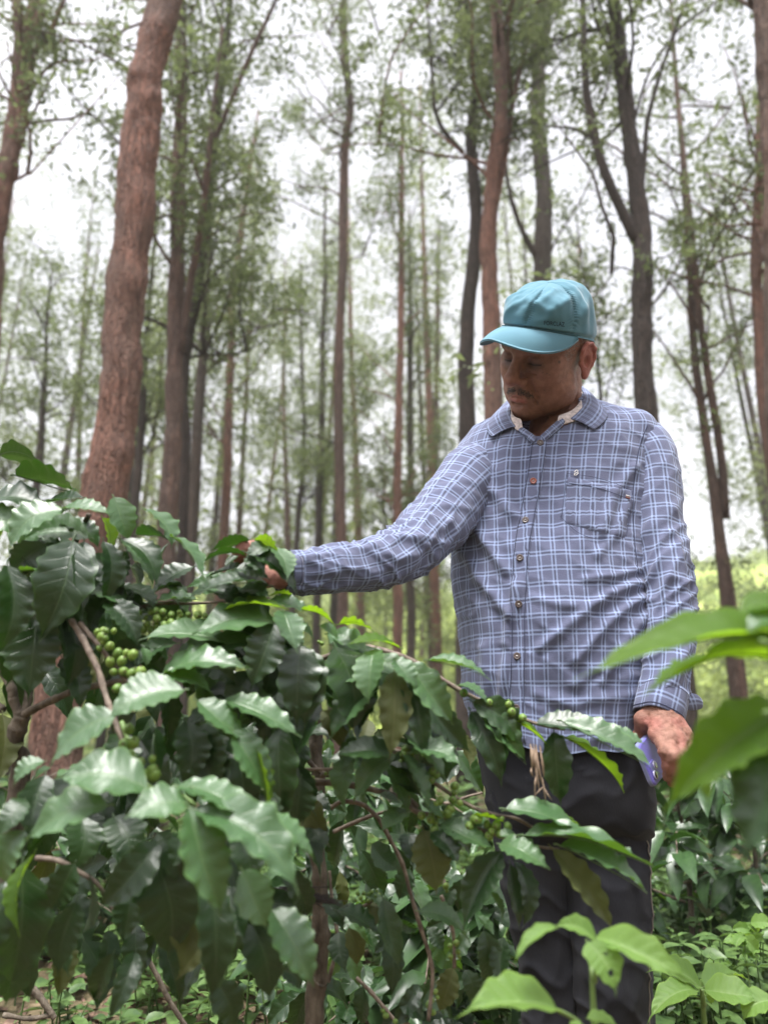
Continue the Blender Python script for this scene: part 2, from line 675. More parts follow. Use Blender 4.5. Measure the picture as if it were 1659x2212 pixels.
tree('thick red-brown trunk leaning right, nearest big tree behind the coffee leaves', [(125, 1640), (170, 1350), (215, 1080), (262, 650), (303, 330), (318, 180), (352, 0)], 4.2, (104, 66), M_BARK_RED, crown=.5, cz=(.90, 1), ext=3.5, seed=1, nlimb=8, lean=.4)
tree('forked trunk cut by the left edge of the picture', [(-60, 1000), (-12, 600), (15, 380), (48, 200), (90, -20)], 6.0, (52, 34), M_BARK_RED, [([(26, 300), (38, 160), (42, 60), (34, -20)], 26, 20), ([(66, 120), (105, 80), (125, 30), (140, 0)], 12, 7), ([(50, 235), (105, 145), (175, 130), (215, 125)], 8, 3), ([(20, 395), (60, 375), (90, 350)], 8, 3)], crown=.8, cz=(.55, 1), seed=2)
tree('slim red trunk just right of the thickest trunk, splitting halfway up', [(362, 1150), (372, 900), (374, 680), (384, 480), (390, 280), (392, 60), (390, -20)], 6.6, (41, 22), M_BARK_MIX, [([(392, 760), (410, 620), (435, 480), (452, 330)], 18, 14), ([(452, 330), (490, 240), (545, 110), (600, -10)], 12, 8)], crown=1.25, cz=(.4, 1), seed=3)
tree('dark thin trunk tucked close behind the slim red trunk', [(392, 1170), (405, 960), (402, 820), (440, 560), (462, 350), (484, 150), (495, 0)], 7.6, (22, 14), M_BARK_DARK, crown=1.4, cz=(.4, 1), seed=4)
tree('pale brown straight trunk behind the slim red trunk', [(415, 1170), (425, 980), (437, 740), (441, 600), (455, 420)], 9.5, (26, 20), M_BARK_GREY, crown=1.2, cz=(.45, 1), seed=5)
tree('thin leaning trunk, red at its foot, left of the raised hand', [(482, 1160), (490, 980), (497, 850), (500, 640), (520, 520)], 12, (22, 13), M_BARK_RED, crown=1.2, cz=(.35, 1), seed=6, reach=1.8, nlimb=20)
tree('tall bent trunk with a kink, standing alone behind the outstretched arm', [(738, 1340), (736, 1100), (735, 820), (740, 600), (742, 440), (748, 300), (757, 240), (752, 170), (742, 40)], 9.5, (25, 15), M_BARK_MIX, [([(742, 300), (722, 282), (705, 270)], 7, 3), ([(757, 190), (740, 150), (712, 118)], 6, 3)], crown=.85, cz=(.4, 1), seed=7)
tree('thin dark trunk close to the left of the tall kinked trunk', [(690, 1180), (694, 1000), (697, 820), (700, 640)], 14, (17, 11), M_BARK_DARK, crown=1.3, cz=(.3, 1), seed=8, reach=2.0, nlimb=20)
tree('bright red thin trunk rising above the bent elbow', [(858, 1380), (861, 1100), (864, 850), (868, 560), (868, 420)], 12, (22, 12), M_BARK_RED, crown=1.3, cz=(.35, 1), seed=9, reach=1.9, nlimb=20)
tree('greyish thin trunk just right of the bright red thin trunk', [(886, 1400), (886, 1150), (888, 900), (886, 720)], 13.5, (20, 12), M_BARK_GREY, crown=1.3, cz=(.35, 1), seed=10, reach=1.9, nlimb=20)
tree('thin brown trunk seen between the elbow and the shirt', [(947, 1420), (942, 1240), (940, 1000), (946, 700)], 17, (18, 11), M_BARK_MIX, crown=1.3, cz=(.3, 1), seed=11, reach=2.2, nlimb=20)
tree('dark slender trunk left of the man\'s cap, side limbs near the top', [(1008, 930), (1014, 740), (1022, 560), (1024, 440), (1018, 300), (1030, 180), (1012, 60), (1008, -20)], 7.2, (36, 17), M_BARK_DARK, [([(1000, 330), (960, 285), (940, 240), (935, 180)], 12, 8), ([(1030, 190), (1046, 130), (1070, 80)], 12, 8)], crown=1.5, cz=(.45, 1), seed=12)
tree('reddish trunk that passes right behind the man\'s face', [(1066, 900), (1062, 720), (1056, 560), (1062, 420), (1078, 260), (1074, 100), (1064, -20)], 6.4, (42, 25), M_BARK_RED, [([(1056, 520), (1092, 330), (1108, 220), (1130, 120), (1165, 0)], 15, 9)], crown=1.2, cz=(.5, 1), seed=13)
tree('mossy brown trunk rising directly above the blue cap', [(1172, 640), (1168, 480), (1172, 340), (1162, 200), (1165, 90), (1180, -20)], 8.5, (40, 26), M_BARK_GREY, [([(1160, 560), (1120, 480), (1098, 400), (1090, 330)], 14, 6), ([(1178, 580), (1200, 520), (1260, 420)], 7, 3), ([(1160, 200), (1150, 120), (1160, 40), (1150, -20)], 14, 8)], crown=1.1, cz=(.55, 1), seed=14)
tree('large dark trunk forking into two above the man\'s left shoulder', [(1412, 940), (1398, 800), (1388, 640), (1376, 470), (1366, 340), (1352, 200), (1335, 90), (1320, -20)], 5.6, (47, 27), M_BARK_DARK, [([(1372, 520), (1350, 470), (1305, 370), (1274, 250), (1262, 150), (1258, -10)], 25, 15), ([(1385, 400), (1392, 330), (1400, 250), (1432, 140), (1470, 30), (1490, -20)], 13, 7), ([(1360, 300), (1400, 160), (1470, 60), (1560, -10)], 7, 4), ([(1378, 590), (1330, 580), (1280, 640)], 4, 2), ([(1384, 610), (1420, 560), (1480, 520)], 4, 2)], crown=.75, cz=(.62, 1), seed=15)
tree('thin twin-stemmed tree leaning left beside the man\'s left arm', [(1606, 1530), (1580, 1300), (1548, 1100), (1520, 950), (1500, 760), (1488, 560), (1480, 380), (1470, 250)], 7.6, (25, 12), M_BARK_MIX, [([(1566, 1120), (1556, 980), (1530, 820), (1508, 660), (1490, 470)], 20, 14), ([(1590, 1530), (1568, 1330), (1552, 1180)], 24, 18)], crown=.7, cz=(.45, 1), seed=16)
tree('red-brown wavy trunk near the right edge of the picture', [(1668, 980), (1650, 850), (1636, 700), (1630, 600), (1638, 440), (1644, 300)], 7.0, (29, 20), M_BARK_RED, crown=.8, cz=(.5, 1), seed=17)
tree('broad dark trunk cut off by the right edge near the top', [(1700, 700), (1682, 450), (1668, 200), (1658, -20)], 4.4, (84, 70), M_BARK_MIX, crown=.4, cz=(.75, 1), ext=4, seed=18, nlimb=6)
tree('leafy young tree filling the left edge below the forked trunk', [(86, 1000), (92, 900), (98, 790), (104, 700)], 11, (16, 8), M_BARK_DARK, crown=1.7, cz=(.15, 1), ext=1.2, seed=19, nlimb=20, reach=1.4)
tree('thin dark trunk showing between the thickest trunk and the slim red one', [(290, 1090), (302, 950), (316, 800), (322, 700)], 10.5, (20, 12), M_BARK_DARK, crown=1.3, cz=(.3, 1), seed=20)
tree('slim brown trunk left of the outstretched hand, second from the kinked trunk', [(640, 1190), (650, 1040), (655, 930), (652, 800)], 15.5, (13, 8), M_BARK_DARK, crown=1.2, cz=(.3, 1), seed=21, reach=2.0)
tree('small twiggy sapling with bare twigs right of the blue cap', [(1300, 900), (1290, 800), (1275, 700), (1266, 640)], 9.0, (8, 5), M_BARK_DARK, crown=1.0, cz=(.1, 1), ext=1.5, seed=22, nlimb=16, reach=1.2)

FAR_LABEL = 'one of the far thin trees with leafy crown deep in the grove'
far_spots = []
rr_ = np.random.default_rng(5)
while len(far_spots) < 34:
    y = rr_.uniform(14, 36)
    xx = rr_.uniform(-.64, .64) * y
    if xx / y > .34 and y > 20 and rr_.random() < .7:
        continue
    if vnoise(np.array([[xx * .16, y * .16, 2.0]]), 6)[0] > rr_.uniform(-.6, .5):
        far_spots.append((xx, y))
for i, (x, y) in enumerate(far_spots):
    hgt = rr_.uniform(11, 17) + (y - 15) * .35
    z0 = float(ground_z(np.array([x]), np.array([y]))[0])
    lean = rr_.normal(size=2) * .5
    ctrl = np.array([[x, y, z0 - .1], [x + lean[0] * .3, y, z0 + hgt * .35], [x + lean[0] * .8, y + lean[1] * .6, z0 + hgt * .7], [x + lean[0], y + lean[1], z0 + hgt]])
    path = spline(ctrl, 16)
    root = empty('far_tree', (x, y, z0), FAR_LABEL, 'tree', 'far thin trees of the grove')
    vs, fs, uv = tube(path, np.linspace(rr_.uniform(.09, .15), .02, 16), 7)
    obj('trunk', vs, fs, [M_BARK_MIX, M_BARK_DARK, M_BARK_GREY, M_BARK_RED][i % 4], root, uv)
    limbs = []
    for k in range(44):
        t = rr_.uniform(.08, 1)
        az, el = rr_.uniform(0, 6.28), R(rr_.uniform(5, 55))
        limbs.append(limb_path(path[int(t * 15)], (math.cos(az) * math.cos(el), math.sin(az) * math.cos(el), math.sin(el)), rr_.uniform(.9, 3.0) * (1.2 - .6 * t), 6, .2, .2, i * 50 + k))
    V, Fc, U = crown_from(limbs, 3.0, 32, .38, .14, i + 500, .1)
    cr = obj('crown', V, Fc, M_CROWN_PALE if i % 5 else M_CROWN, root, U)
    cr['kind'] = 'stuff'

# ================================================================== ground cover
def herb_field(n, y0, y1, xr, hmin, hmax, lmin, lmax, tmpl, seed, pairs=4):
    r = np.random.default_rng(seed)
    y = y0 + (y1 - y0) * r.random(n) ** 1.3
    x = r.uniform(xr[0], xr[1], n) * y
    keep = vnoise(np.stack([x * .9, y * .9, 0 * x], -1), seed) > r.uniform(-.75, .55, n)
    x, y = x[keep], y[keep]
    n = len(x)
    z = ground_z(x, y)
    h = r.uniform(hmin, hmax, n)
    A, B, C, D = [], [], [], []
    az0 = r.uniform(0, 6.28, n)
    tilt = r.normal(size=(n, 2)) * .18
    ls = r.uniform(lmin, lmax, n)
    for k in range(pairs):
        f = (k + 1) / pairs
        for sgn in (0, np.pi):
            a = az0 + k * np.pi / 2 + sgn + r.normal(size=n) * .25
            el = .25 + .5 * f * r.random(n) - .2
            pos = np.stack([x + tilt[:, 0] * h * f, y + tilt[:, 1] * h * f, z + h * f], -1)
            ax = np.stack([np.cos(a) * np.cos(el), np.sin(a) * np.cos(el), np.sin(el)], -1)
            A.append(pos)
            B.append(ax)
            C.append(np.array([0, 0, 1.0]) + r.normal(size=(n, 3)) * .25)
            D.append(ls * (1.15 - .55 * abs(f - .55)) * r.uniform(.75, 1.15, n))
    A, B, C, D = np.concatenate(A), np.concatenate(B), np.concatenate(C), np.concatenate(D)
    return leaf_cloud(A, B, C, D, D * .55, tmpl), (x, y, z, h, tilt)


(V, Fc, U), st = herb_field(2900, 2.0, 5.2, (-.62, .62), .04, .26, .025, .085, T_OVATE, 21)
o = obj('ground_herbs', V, Fc, M_HERB, uv=U)
tag(o, 'low leafy green weeds covering the ground under the coffee plants', 'weeds', kind='stuff')
J = Join()
for x, y, z, h, tl in zip(*st):
    tv, tf, tu = tube([(x, y, z - .01), (x + tl[0] * h * .5, y + tl[1] * h * .5, z + h * .5), (x + tl[0] * h, y + tl[1] * h, z + h)], [.003, .0025, .0015], 4, cap=False)
    J.add(tv, tf, tu)
so = J.obj('stems', M_HERB, o)
so['kind'] = 'stuff'
(V, Fc, U), st = herb_field(5200, 5.0, 22, (-.6, .6), .08, .4, .07, .15, T_DIAMOND, 33, 3)
o = obj('distant_undergrowth', V, Fc, M_HERB, uv=U)
tag(o, 'pale green undergrowth between the trunks further back', 'undergrowth', kind='stuff')

# leaf litter
n = 5200
y = 1.6 + rng.random(n) ** 1.5 * 6
x = rng.uniform(-.65, .65, n) * y
pos = np.stack([x, y, ground_z(x, y) + .008], -1)
a = rng.uniform(0, 6.28, n)
ln = rng.uniform(.02, .10, n)
V, Fc, U = leaf_cloud(pos, np.stack([np.cos(a), np.sin(a), rng.normal(size=n) * .25], -1), np.array([0, 0, 1]) + rng.normal(size=(n, 3)) * .4, ln, ln * rng.choice([.06, .12, .4], n), T_OVATE)
m = Nd('dry_litter')
c = m.coord()
colr = m.ramp(m.noise(40, c, 2), [(.3, (.05, .03, .022)), (.55, (.16, .10, .07)), (.75, (.32, .24, .17))])
M_LITTER = m.done(m.bsdf(colr, .8, .3))
o = obj('leaf_litter', V, Fc, M_LITTER, uv=U)
tag(o, 'dry brown twigs and fallen leaves on the dark soil', 'leaf litter', kind='stuff')


# ================================================================== the man: implicit surfaces for skin
def surface_nets(f, lo, h):
    s = f < 0
    nx, ny, nz = f.shape
    c = np.zeros((nx - 1, ny - 1, nz - 1), np.int8)
    for dx in (0, 1):
        for dy in (0, 1):
            for dz in (0, 1):
                c += s[dx:nx - 1 + dx, dy:ny - 1 + dy, dz:nz - 1 + dz]
    act = (c > 0) & (c < 8)
    ids = np.argwhere(act)
    idx = np.full(act.shape, -1, np.int64)
    idx[act] = np.arange(len(ids))
    acc = np.zeros((len(ids), 3))
    cnt = np.zeros(len(ids))
    corners = [(a, b, d) for a in (0, 1) for b in (0, 1) for d in (0, 1)]
    vals = {q: f[ids[:, 0] + q[0], ids[:, 1] + q[1], ids[:, 2] + q[2]] for q in corners}
    for q in corners:
        for ax in range(3):
            if q[ax] == 0:
                q2 = list(q)
                q2[ax] = 1
                a, b = vals[q], vals[tuple(q2)]
                m_ = (a < 0) != (b < 0)
                t = np.where(m_, a / np.where(m_, a - b, 1), 0)
                pt = np.tile(np.array(q, float), (len(ids), 1))
                pt[:, ax] = t
                acc += pt * m_[:, None]
                cnt += m_
    v = (ids + acc / cnt[:, None]) * h + lo
    faces = []
    for ax in range(3):
        sl0 = [slice(None)] * 3
        sl1 = [slice(None)] * 3
        sl0[ax] = slice(0, -1)
        sl1[ax] = slice(1, None)
        ch = s[tuple(sl0)] != s[tuple(sl1)]
        e = np.argwhere(ch)
        o1, o2 = (ax + 1) % 3, (ax + 2) % 3
        ok = (e[:, o1] > 0) & (e[:, o2] > 0) & (e[:, o1] < f.shape[o1] - 1) & (e[:, o2] < f.shape[o2] - 1)
        e = e[ok]

        def cell(d1, d2):
            q = e.copy()
            q[:, o1] -= d1
            q[:, o2] -= d2
            return idx[q[:, 0], q[:, 1], q[:, 2]]
        quad = np.stack([cell(1, 1), cell(0, 1), cell(0, 0), cell(1, 0)], 1)
        flip = ~s[e[:, 0], e[:, 1], e[:, 2]]
        quad[flip] = quad[flip][:, ::-1]
        faces.append(quad)
    faces = np.concatenate(faces)
    faces = faces[(faces >= 0).all(1)]
    return v, faces


def sdf_mesh(fn, lo, hi, h):
    lo, hi = np.array(lo, float), np.array(hi, float)
    K = 4
    n = (np.ceil((hi - lo) / (h * K)).astype(int) + 1)
    g = [lo[i] + np.arange(n[i]) * h * K for i in range(3)]
    pc = np.stack(np.meshgrid(*g, indexing='ij'), -1).reshape(-1, 3)
    fc = fn(pc).reshape(n)
    f = fc.repeat(K, 0).repeat(K, 1).repeat(K, 2).astype(np.float32)
    near = np.abs(f) < h * K * 2.6
    ids = np.argwhere(near)
    f[near] = fn(lo + (ids - 0) * h)
    return surface_nets(f, lo, h)


def smin(a, b, k):
    h = np.maximum(k - np.abs(a - b), 0) / k
    return np.minimum(a, b) - h * h * k * .25


def ssub(a, b, k):
    return -smin(-a, b, k)


def ell(p, c, r):
    q = (p - np.array(c)) / np.array(r)
    k0 = np.linalg.norm(q, axis=-1)
    k1 = np.linalg.norm(q / np.array(r), axis=-1) + 1e-9
    return k0 * (k0 - 1) / k1


def cap(p, a, b, ra, rb=None):
    rb = ra if rb is None else rb
    a, b = np.array(a, float), np.array(b, float)
    ab = b - a
    t = np.clip(((p - a) @ ab) / (ab @ ab), 0, 1)
    return np.linalg.norm(p - a - t[:, None] * ab, axis=-1) - (ra + (rb - ra) * t)


def rot(a, b, c):
    return np.array(Matrix.Rotation(c, 3, 'Z') @ Matrix.Rotation(a, 3, 'X') @ Matrix.Rotation(b, 3, 'Y'))


HEAD_R = rot(0.5553, 0.5532, -1.0324)
HEAD_C = np.array([0.3403, 1.3896, 1.5648])


def to_head(w):
    return (w - HEAD_C) @ HEAD_R


def from_head(l):
    return np.asarray(l) @ HEAD_R.T + HEAD_C


NECK_LO = to_head(P(1196, 965, 1.475)[None])[0]
CHEST = to_head(P(1182, 1035, 1.485)[None])[0]


def head_sdf(w):
    p = to_head(w)
    q = p.copy()
    q[:, 0] = np.abs(q[:, 0])      # both halves of the face alike
    d = ell(p, (0, .012, .042), (.078, .098, .088))
    d = smin(d, ell(p, (0, -.034, -.012), (.066, .058, .082)), .03)
    d = smin(d, ell(p, (0, -.048, -.072), (.058, .050, .040)), .03)
    d = smin(d, ell(q, (.046, -.028, -.058), (.033, .042, .040)), .025)      # jowls
    d = smin(d, ell(q, (.043, -.062, -.014), (.024, .024, .024)), .022)       # cheeks
    d = smin(d, ell(q, (.052, -.048, .006), (.018, .026, .014)), .02)          # cheekbone
    d = smin(d, ell(p, (0, -.084, -.094), (.026, .020, .019)), .022)           # chin
    d = smin(d, cap(q, (.004, -.094, .040), (.044, -.078, .042), .0128, .0112), .014)   # brow
    d = smin(d, ell(p, (0, -.083, -.050), (.031, .022, .023)), .02)            # mouth mound
    # eyes
    d = ssub(d, ell(q, (.033, -.106, .019), (.022, .024, .0155)), .008)
    d = smin(d, ell(q, (.034, -.0785, .0195), (.0165, .0135, .0125)), .004)
    d = ssub(d, cap(q, (.019, -.0905, .0128), (.034, -.0945, .0102), .0013), .0022)  # closed lid line
    d = ssub(d, cap(q, (.034, -.0945, .0102), (.050, -.0855, .0125), .0013), .0022)
    d = ssub(d, cap(q, (.019, -.090, .0275), (.048, -.087, .0285), .0016), .004)    # lid crease
    d = smin(d, cap(q, (.022, -.088, .000), (.045, -.081, .000), .0060), .008)         # bags
    d = ssub(d, cap(q, (.018, -.093, -.0085), (.047, -.081, -.0075), .0014), .006)
    # nose
    d = smin(d, cap(p, (0, -.096, .026), (0, -.119, -.010), .0090, .0130), .012)
    d = smin(d, ell(p, (0, -.121, -.015), (.0160, .0140, .0130)), .008)
    d = smin(d, ell(q, (.0165, -.106, -.0215), (.0100, .0125, .0095)), .006)
    d = ssub(d, ell(q, (.0080, -.1160, -.0290), (.0050, .0070, .0042)), .003)
    d = ssub(d, cap(q, (.0245, -.098, -.016), (.024, -.092, -.029), .0016), .004)
    # nasolabial fold
    d = ssub(d, cap(q, (.024, -.097, -.024), (.036, -.086, -.054), .0022, .0016), .010)
    d = ssub(d, cap(q, (.033, -.090, -.064), (.041, -.074, -.086), .0006), .006)
    # lips
    d = smin(d, cap(q, (.0, -.1040, -.0500), (.019, -.0985, -.0525), .0055, .0035), .006)
    d = smin(d, cap(q, (.0, -.1020, -.0625), (.016, -.0975, -.0605), .0062, .0040), .006)
    d = ssub(d, cap(q, (.0, -.1085, -.0562), (.026, -.0975, -.0570), .0013, .0010), .003)
    d = ssub(d, cap(q, (.0, -.1020, -.0735), (.014, -.0985, -.0725), .0030, .002), .008)
    for dz_ in (-.006, .0, .006):      # lines at the corners of the eyes
        d = ssub(d, cap(q, (.056, -.071, .012 + dz_ * .6), (.067, -.055, .012 + dz_ * 2), .0005), .0026)
    d = ssub(d, cap(q, (.046, -.078, -.020), (.055, -.060, -.052), .0006), .007)
    d = ssub(d, cap(q, (.050, -.060, -.070), (.062, -.030, -.052), .0006), .006)
    # ears
    e = ell(q, (.0840, .0135, .002), (.0060, .0225, .035))
    rim = [(.0835, -.006, .010), (.0870, -.004, .024), (.0890, .008, .0335), (.0905, .022, .031), (.0910, .0315, .018), (.0900, .0315, .000), (.0875, .025, -.015), (.0850, .015, -.026)]
    for r0, r1 in zip(rim[:-1], rim[1:]):
        e = smin(e, cap(q, r0, r1, .0036), .003)
    anti = [(.0870, .012, .020), (.0885, .020, .008), (.0880, .020, -.006), (.0860, .012, -.016)]
    for r0, r1 in zip(anti[:-1], anti[1:]):
        e = smin(e, cap(q, r0, r1, .0030), .003)
    e = ssub(e, ell(q, (.0925, .006, -.001), (.0105, .0095, .0130)), .002)
    e = smin(e, ell(q, (.0840, .007, -.029), (.0060, .0095, .0105)), .005)
    e = smin(e, ell(q, (.0825, -.005, -.003), (.0050, .0050, .0075)), .003)
    d = smin(d, e, .006)
    # neck and upper chest
    d = smin(d, cap(p, (0, .038, -.050), NECK_LO, .047, .056), .012)
    d = smin(d, ell(p, CHEST, (.105, .082, .085)), .03)
    d = smin(d, ell(p, (0, -.030, -.098), (.036, .040, .018)), .018)   # double chin
    d = ssub(d, cap(q, (.012, -.068, -.1215), (.062, .006, -.088), .0075, .0060), .018)
    # skin relief
    d = d + vnoise(p * 90, 2) * .0006 + vnoise(p * 210, 4) * .00025
    return d


hv, hf = sdf_mesh(head_sdf, (.17, 1.20, 1.36), (.50, 1.60, 1.74), .0019)


def finger(p, pts, r):
    d = None
    for i in range(len(pts) - 1):
        c = cap(p, pts[i], pts[i + 1], r[i], r[i + 1])
        d = c if d is None else smin(d, c, .004)
    for i in range(1, len(pts) - 1):
        d = smin(d, np.linalg.norm(p - pts[i], axis=-1) - r[i] * 1.08, .004)
    return d


def hand_sdf(wrist, mcps, fingers, thumb, elbow, rf, seed):
    k = pxm(wrist[0], wrist[1], wrist[2])
    W3 = P(*wrist)
    M3 = [P(*q) for q in mcps]
    F3 = [[P(*q) for q in f] for f in fingers]
    T3 = [P(*q) for q in thumb]
    E3 = P(*elbow)

    def fn(p):
        d = cap(p, E3, W3, .017, .0225)
        for j, mm in enumerate(M3):
            d = smin(d, cap(p, W3 + (mm - W3) * .12, mm, .017, .0128), .014)
        for j, ff in enumerate(F3):
            s = (1, 1.04, 1.0, .86)[j] * rf
            d = smin(d, finger(p, [M3[j]] + ff, [s * 1.16, s * 1.02, s * .95, s * .80]), .005)
        for mm in M3:
            d = smin(d, np.linalg.norm(p - mm, axis=-1) - rf * 1.15, .008)
        d = smin(d, finger(p, T3, [.0175, .0145, .0125, .0095]), .011)
        # tendons, veins and creases
        for j, mm in enumerate(M3[:4]):
            off = (CPOS - mm) / np.linalg.norm(CPOS - mm) * .010
            d = smin(d, cap(p, W3 + (mm - W3) * .35 + off * 1.1, mm + off * .6, .0032), .006)
        d = d + vnoise(p * 160, seed) * .0010 + vnoise(p * 420, seed + 1) * .0003
        return d
    allp = np.array([W3, E3] + M3 + sum(F3, []) + T3)
    return fn, allp.min(0) - .04, allp.max(0) + .04


fn, lo_, hi_ = hand_sdf((1424, 1512, 1.272), [(1419, 1588, 1.238), (1441, 1597, 1.226), (1462, 1596, 1.232), (1478, 1588, 1.248)],
                        [[(1437, 1622, 1.210), (1444, 1653, 1.214), (1441, 1678, 1.228)],
                         [(1455, 1634, 1.202), (1463, 1666, 1.212), (1452, 1690, 1.236)],
                         [(1474, 1632, 1.212), (1480, 1662, 1.226), (1468, 1684, 1.250)],
                         [(1488, 1620, 1.236), (1491, 1645, 1.246), (1481, 1664, 1.264)]],
                        [(1410, 1540, 1.268), (1390, 1557, 1.270), (1386, 1590, 1.292), (1394, 1616, 1.310)],
                        (1441, 1440, 1.300), .0098, 31)
lv, lf = sdf_mesh(fn, lo_, hi_, .0017)
fn, lo_, hi_ = hand_sdf((612, 1236, 1.106), [(578, 1196, 1.085), (580, 1204, 1.100), (582, 1212, 1.115), (586, 1220, 1.128)],
                        [[(548, 1181, 1.070), (527, 1184, 1.058), (513, 1193, 1.052)],
                         [(548, 1190, 1.088), (524, 1194, 1.078), (510, 1203, 1.072)],
                         [(550, 1200, 1.106), (528, 1204, 1.098), (515, 1212, 1.092)],
                         [(556, 1212, 1.122), (538, 1216, 1.116), (526, 1222, 1.112)]],
                        [(604, 1244, 1.092), (574, 1246, 1.076), (546, 1240, 1.062), (522, 1234, 1.052)],
                        (720, 1236, 1.16), .0088, 41)
rv, rf_ = sdf_mesh(fn, lo_, hi_, .0018)


# the rest of the figure, all under its clothes
def body_sdf(p):
    d = ell(p, P(1185, 1100, 1.475), (.145, .08, .17))
    d = smin(d, ell(p, P(1190, 1340, 1.45), (.135, .09, .22)), .05)
    d = smin(d, ell(p, P(1215, 1620, 1.425), (.125, .08, .12)), .05)
    d = smin(d, cap(p, P(1196, 1020, 1.475), P(1196, 980, 1.475), .045), .04)
    for pts, r in ((((1070, 1020, 1.46), (960, 1105, 1.385), (840, 1210, 1.235), (650, 1238, 1.130)), .018), (((1340, 1000, 1.44), (1420, 1060, 1.395), (1437, 1270, 1.345), (1439, 1480, 1.297)), .019),
                   (((1150, 1690, 1.43), (1170, 1950, 1.44), (1190, 2250, 1.45)), .030), (((1300, 1690, 1.41), (1312, 1950, 1.41), (1322, 2250, 1.42)), .034)):
        for a, b in zip(pts[:-1], pts[1:]):
            d = smin(d, cap(p, P(*a), P(*b), r), .03)
    for u, y in ((1190, 1.45), (1322, 1.42)):
        k = P(u, 2250, y)
        ft = np.array([k[0], k[1] + .02, .05])
        d = smin(d, cap(p, k, ft, .028, .028), .03)
        d = smin(d, cap(p, ft + (0, .02, -.01), ft + (-.02, -.14, -.012), .030, .028), .03)
    return d


bv, bf = sdf_mesh(body_sdf, (-.25, 1.0, -.02), (.62, 1.62, 1.46), .011)

m = Nd('skin')
at = m.n('Attribute')
at.attribute_name = 'tint'
c = m.coord()
mott = m.noise(55, c, 4, .65)
col = m.mix(m.smooth(mott, .35, .7), (.20, .098, .070), (.285, .148, .106))
col = m.mix(m.math('MULTIPLY', m.smooth(m.noise(14, c, 3), .55, .7), .25), col, (.12, .058, .043))
sepc = m.n('SeparateColor')
m.l(at.outputs['Color'], sepc.inputs[0])
col = m.mix(sepc.outputs[0], col, (.33, .115, .095))     # lips, ears, knuckles
col = m.mix(sepc.outputs[1], col, (.075, .050, .044))   # stubble, brows, moles and painted eye-socket shade
col = m.mix(sepc.outputs[2], col, (.014, .010, .009))   # lashes
bmp = m.math('ADD', m.noise(420, c, 3, .6), m.math('MULTIPLY', m.noise(1300, c, 2), .5))
M_SKIN = m.done(m.bsdf(col, .56, .30, m.bump(bmp, .6, .0022), Subsurface_Weight=.08, Subsurface_Radius=(.012, .005, .003), Subsurface_Scale=.6))

lp = to_head(hv)
ax_ = np.abs(lp[:, 0])
tr = np.zeros(len(hv))
tg = np.zeros(len(hv))


def blob(c, r):
    return np.exp(-np.sum(((lp - np.array(c)) / np.array(r)) ** 2, 1))


q_ = lp.copy()
q_[:, 0] = ax_
front = lp[:, 1] < -.085
tr = np.maximum(tr, .9 * np.exp(-((lp[:, 2] + .0625) / .0050) ** 2) * np.clip((.024 - ax_) / .008, 0, 1) * (lp[:, 1] < -.094))
tr = np.maximum(tr, .6 * np.exp(-((lp[:, 2] + .0525) / .0035) ** 2) * np.clip((.022 - ax_) / .008, 0, 1) * (lp[:, 1] < -.096))
tr = np.maximum(tr, .75 * np.clip((ax_ - .078) / .008, 0, 1) * (lp[:, 2] > -.05))
tr = np.maximum(tr, .35 * blob((0, -.125, -.018), (.016, .012, .012)))
tg = np.maximum(tg, .9 * np.exp(-((q_[:, 0] - .034) / .019) ** 4 - ((lp[:, 2] - .0112) / .0024) ** 2) * front)     # lashes
tg = np.maximum(tg, .80 * np.exp(-((q_[:, 0] - .033) / .022) ** 2 - ((lp[:, 2] - .010) / .013) ** 2) * (lp[:, 1] < -.07))  # shade of the eye sockets, painted into the skin tint
tg = np.maximum(tg, .9 * np.exp(-((q_[:, 0] - .032) / .017) ** 4 - ((lp[:, 2] - .043) / .0045) ** 2) * (lp[:, 1] < -.07) * (.6 + .4 * vnoise(lp * 500, 3)))   # brows
stub = np.clip((-.035 - lp[:, 2]) / .03, 0, 1) * np.clip((-.01 - lp[:, 1]) / .03, 0, 1) * (lp[:, 2] > -.115)
tg = np.maximum(tg, .16 * stub * (.7 + .5 * vnoise(lp * 700, 9)))
HB = BVHTree.FromPolygons(hv.tolist(), hf.tolist())
for mu, mv, mr in ((1207.7, 782, .0026), (1181, 807, .0015), (1186, 810, .0012), (1176, 843, .0013), (1172, 804, .0010)):
    h_ = HB.ray_cast(Vector(CPOS), Vector(ray(mu, mv)).normalized(), 5)
    if h_[0] is not None:
        dd = np.linalg.norm(hv - np.array(h_[0]), axis=1)
        tg = np.maximum(tg, .95 * np.clip((mr * 1.35 - dd) / (mr * .5), 0, 1))
tb = 1.0 * np.exp(-((q_[:, 0] - .034) / .0185) ** 6 - ((lp[:, 2] - .0112) / .0020) ** 2) * front

person_base = P(1215, 2250, 1.39) * np.array([1, 1, 0])
person = empty('person', person_base, 'man in blue checked shirt and teal cap reaching out to touch a coffee branch', 'person')
allv = np.concatenate([hv, lv, rv, bv])
allf = np.concatenate([hf, lf + len(hv), rf_ + len(hv) + len(lv), bf + len(hv) + len(lv) + len(rv)])
body = obj('body', allv, allf, M_SKIN, person)
ca = body.data.color_attributes.new('tint', 'FLOAT_COLOR', 'POINT')
colr = np.zeros((len(allv), 4), np.float32)
colr[:len(hv), 0] = tr
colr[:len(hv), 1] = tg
colr[:len(hv), 2] = tb
colr[:, 3] = 1
nh = len(hv)
colr[nh:nh + len(lv), 0] = np.clip(.12 + .5 * vnoise(lv * 60, 5), 0, .6)
colr[nh + len(lv):nh + len(lv) + len(rv), 0] = .25
ca.data.foreach_set('color', colr.ravel())



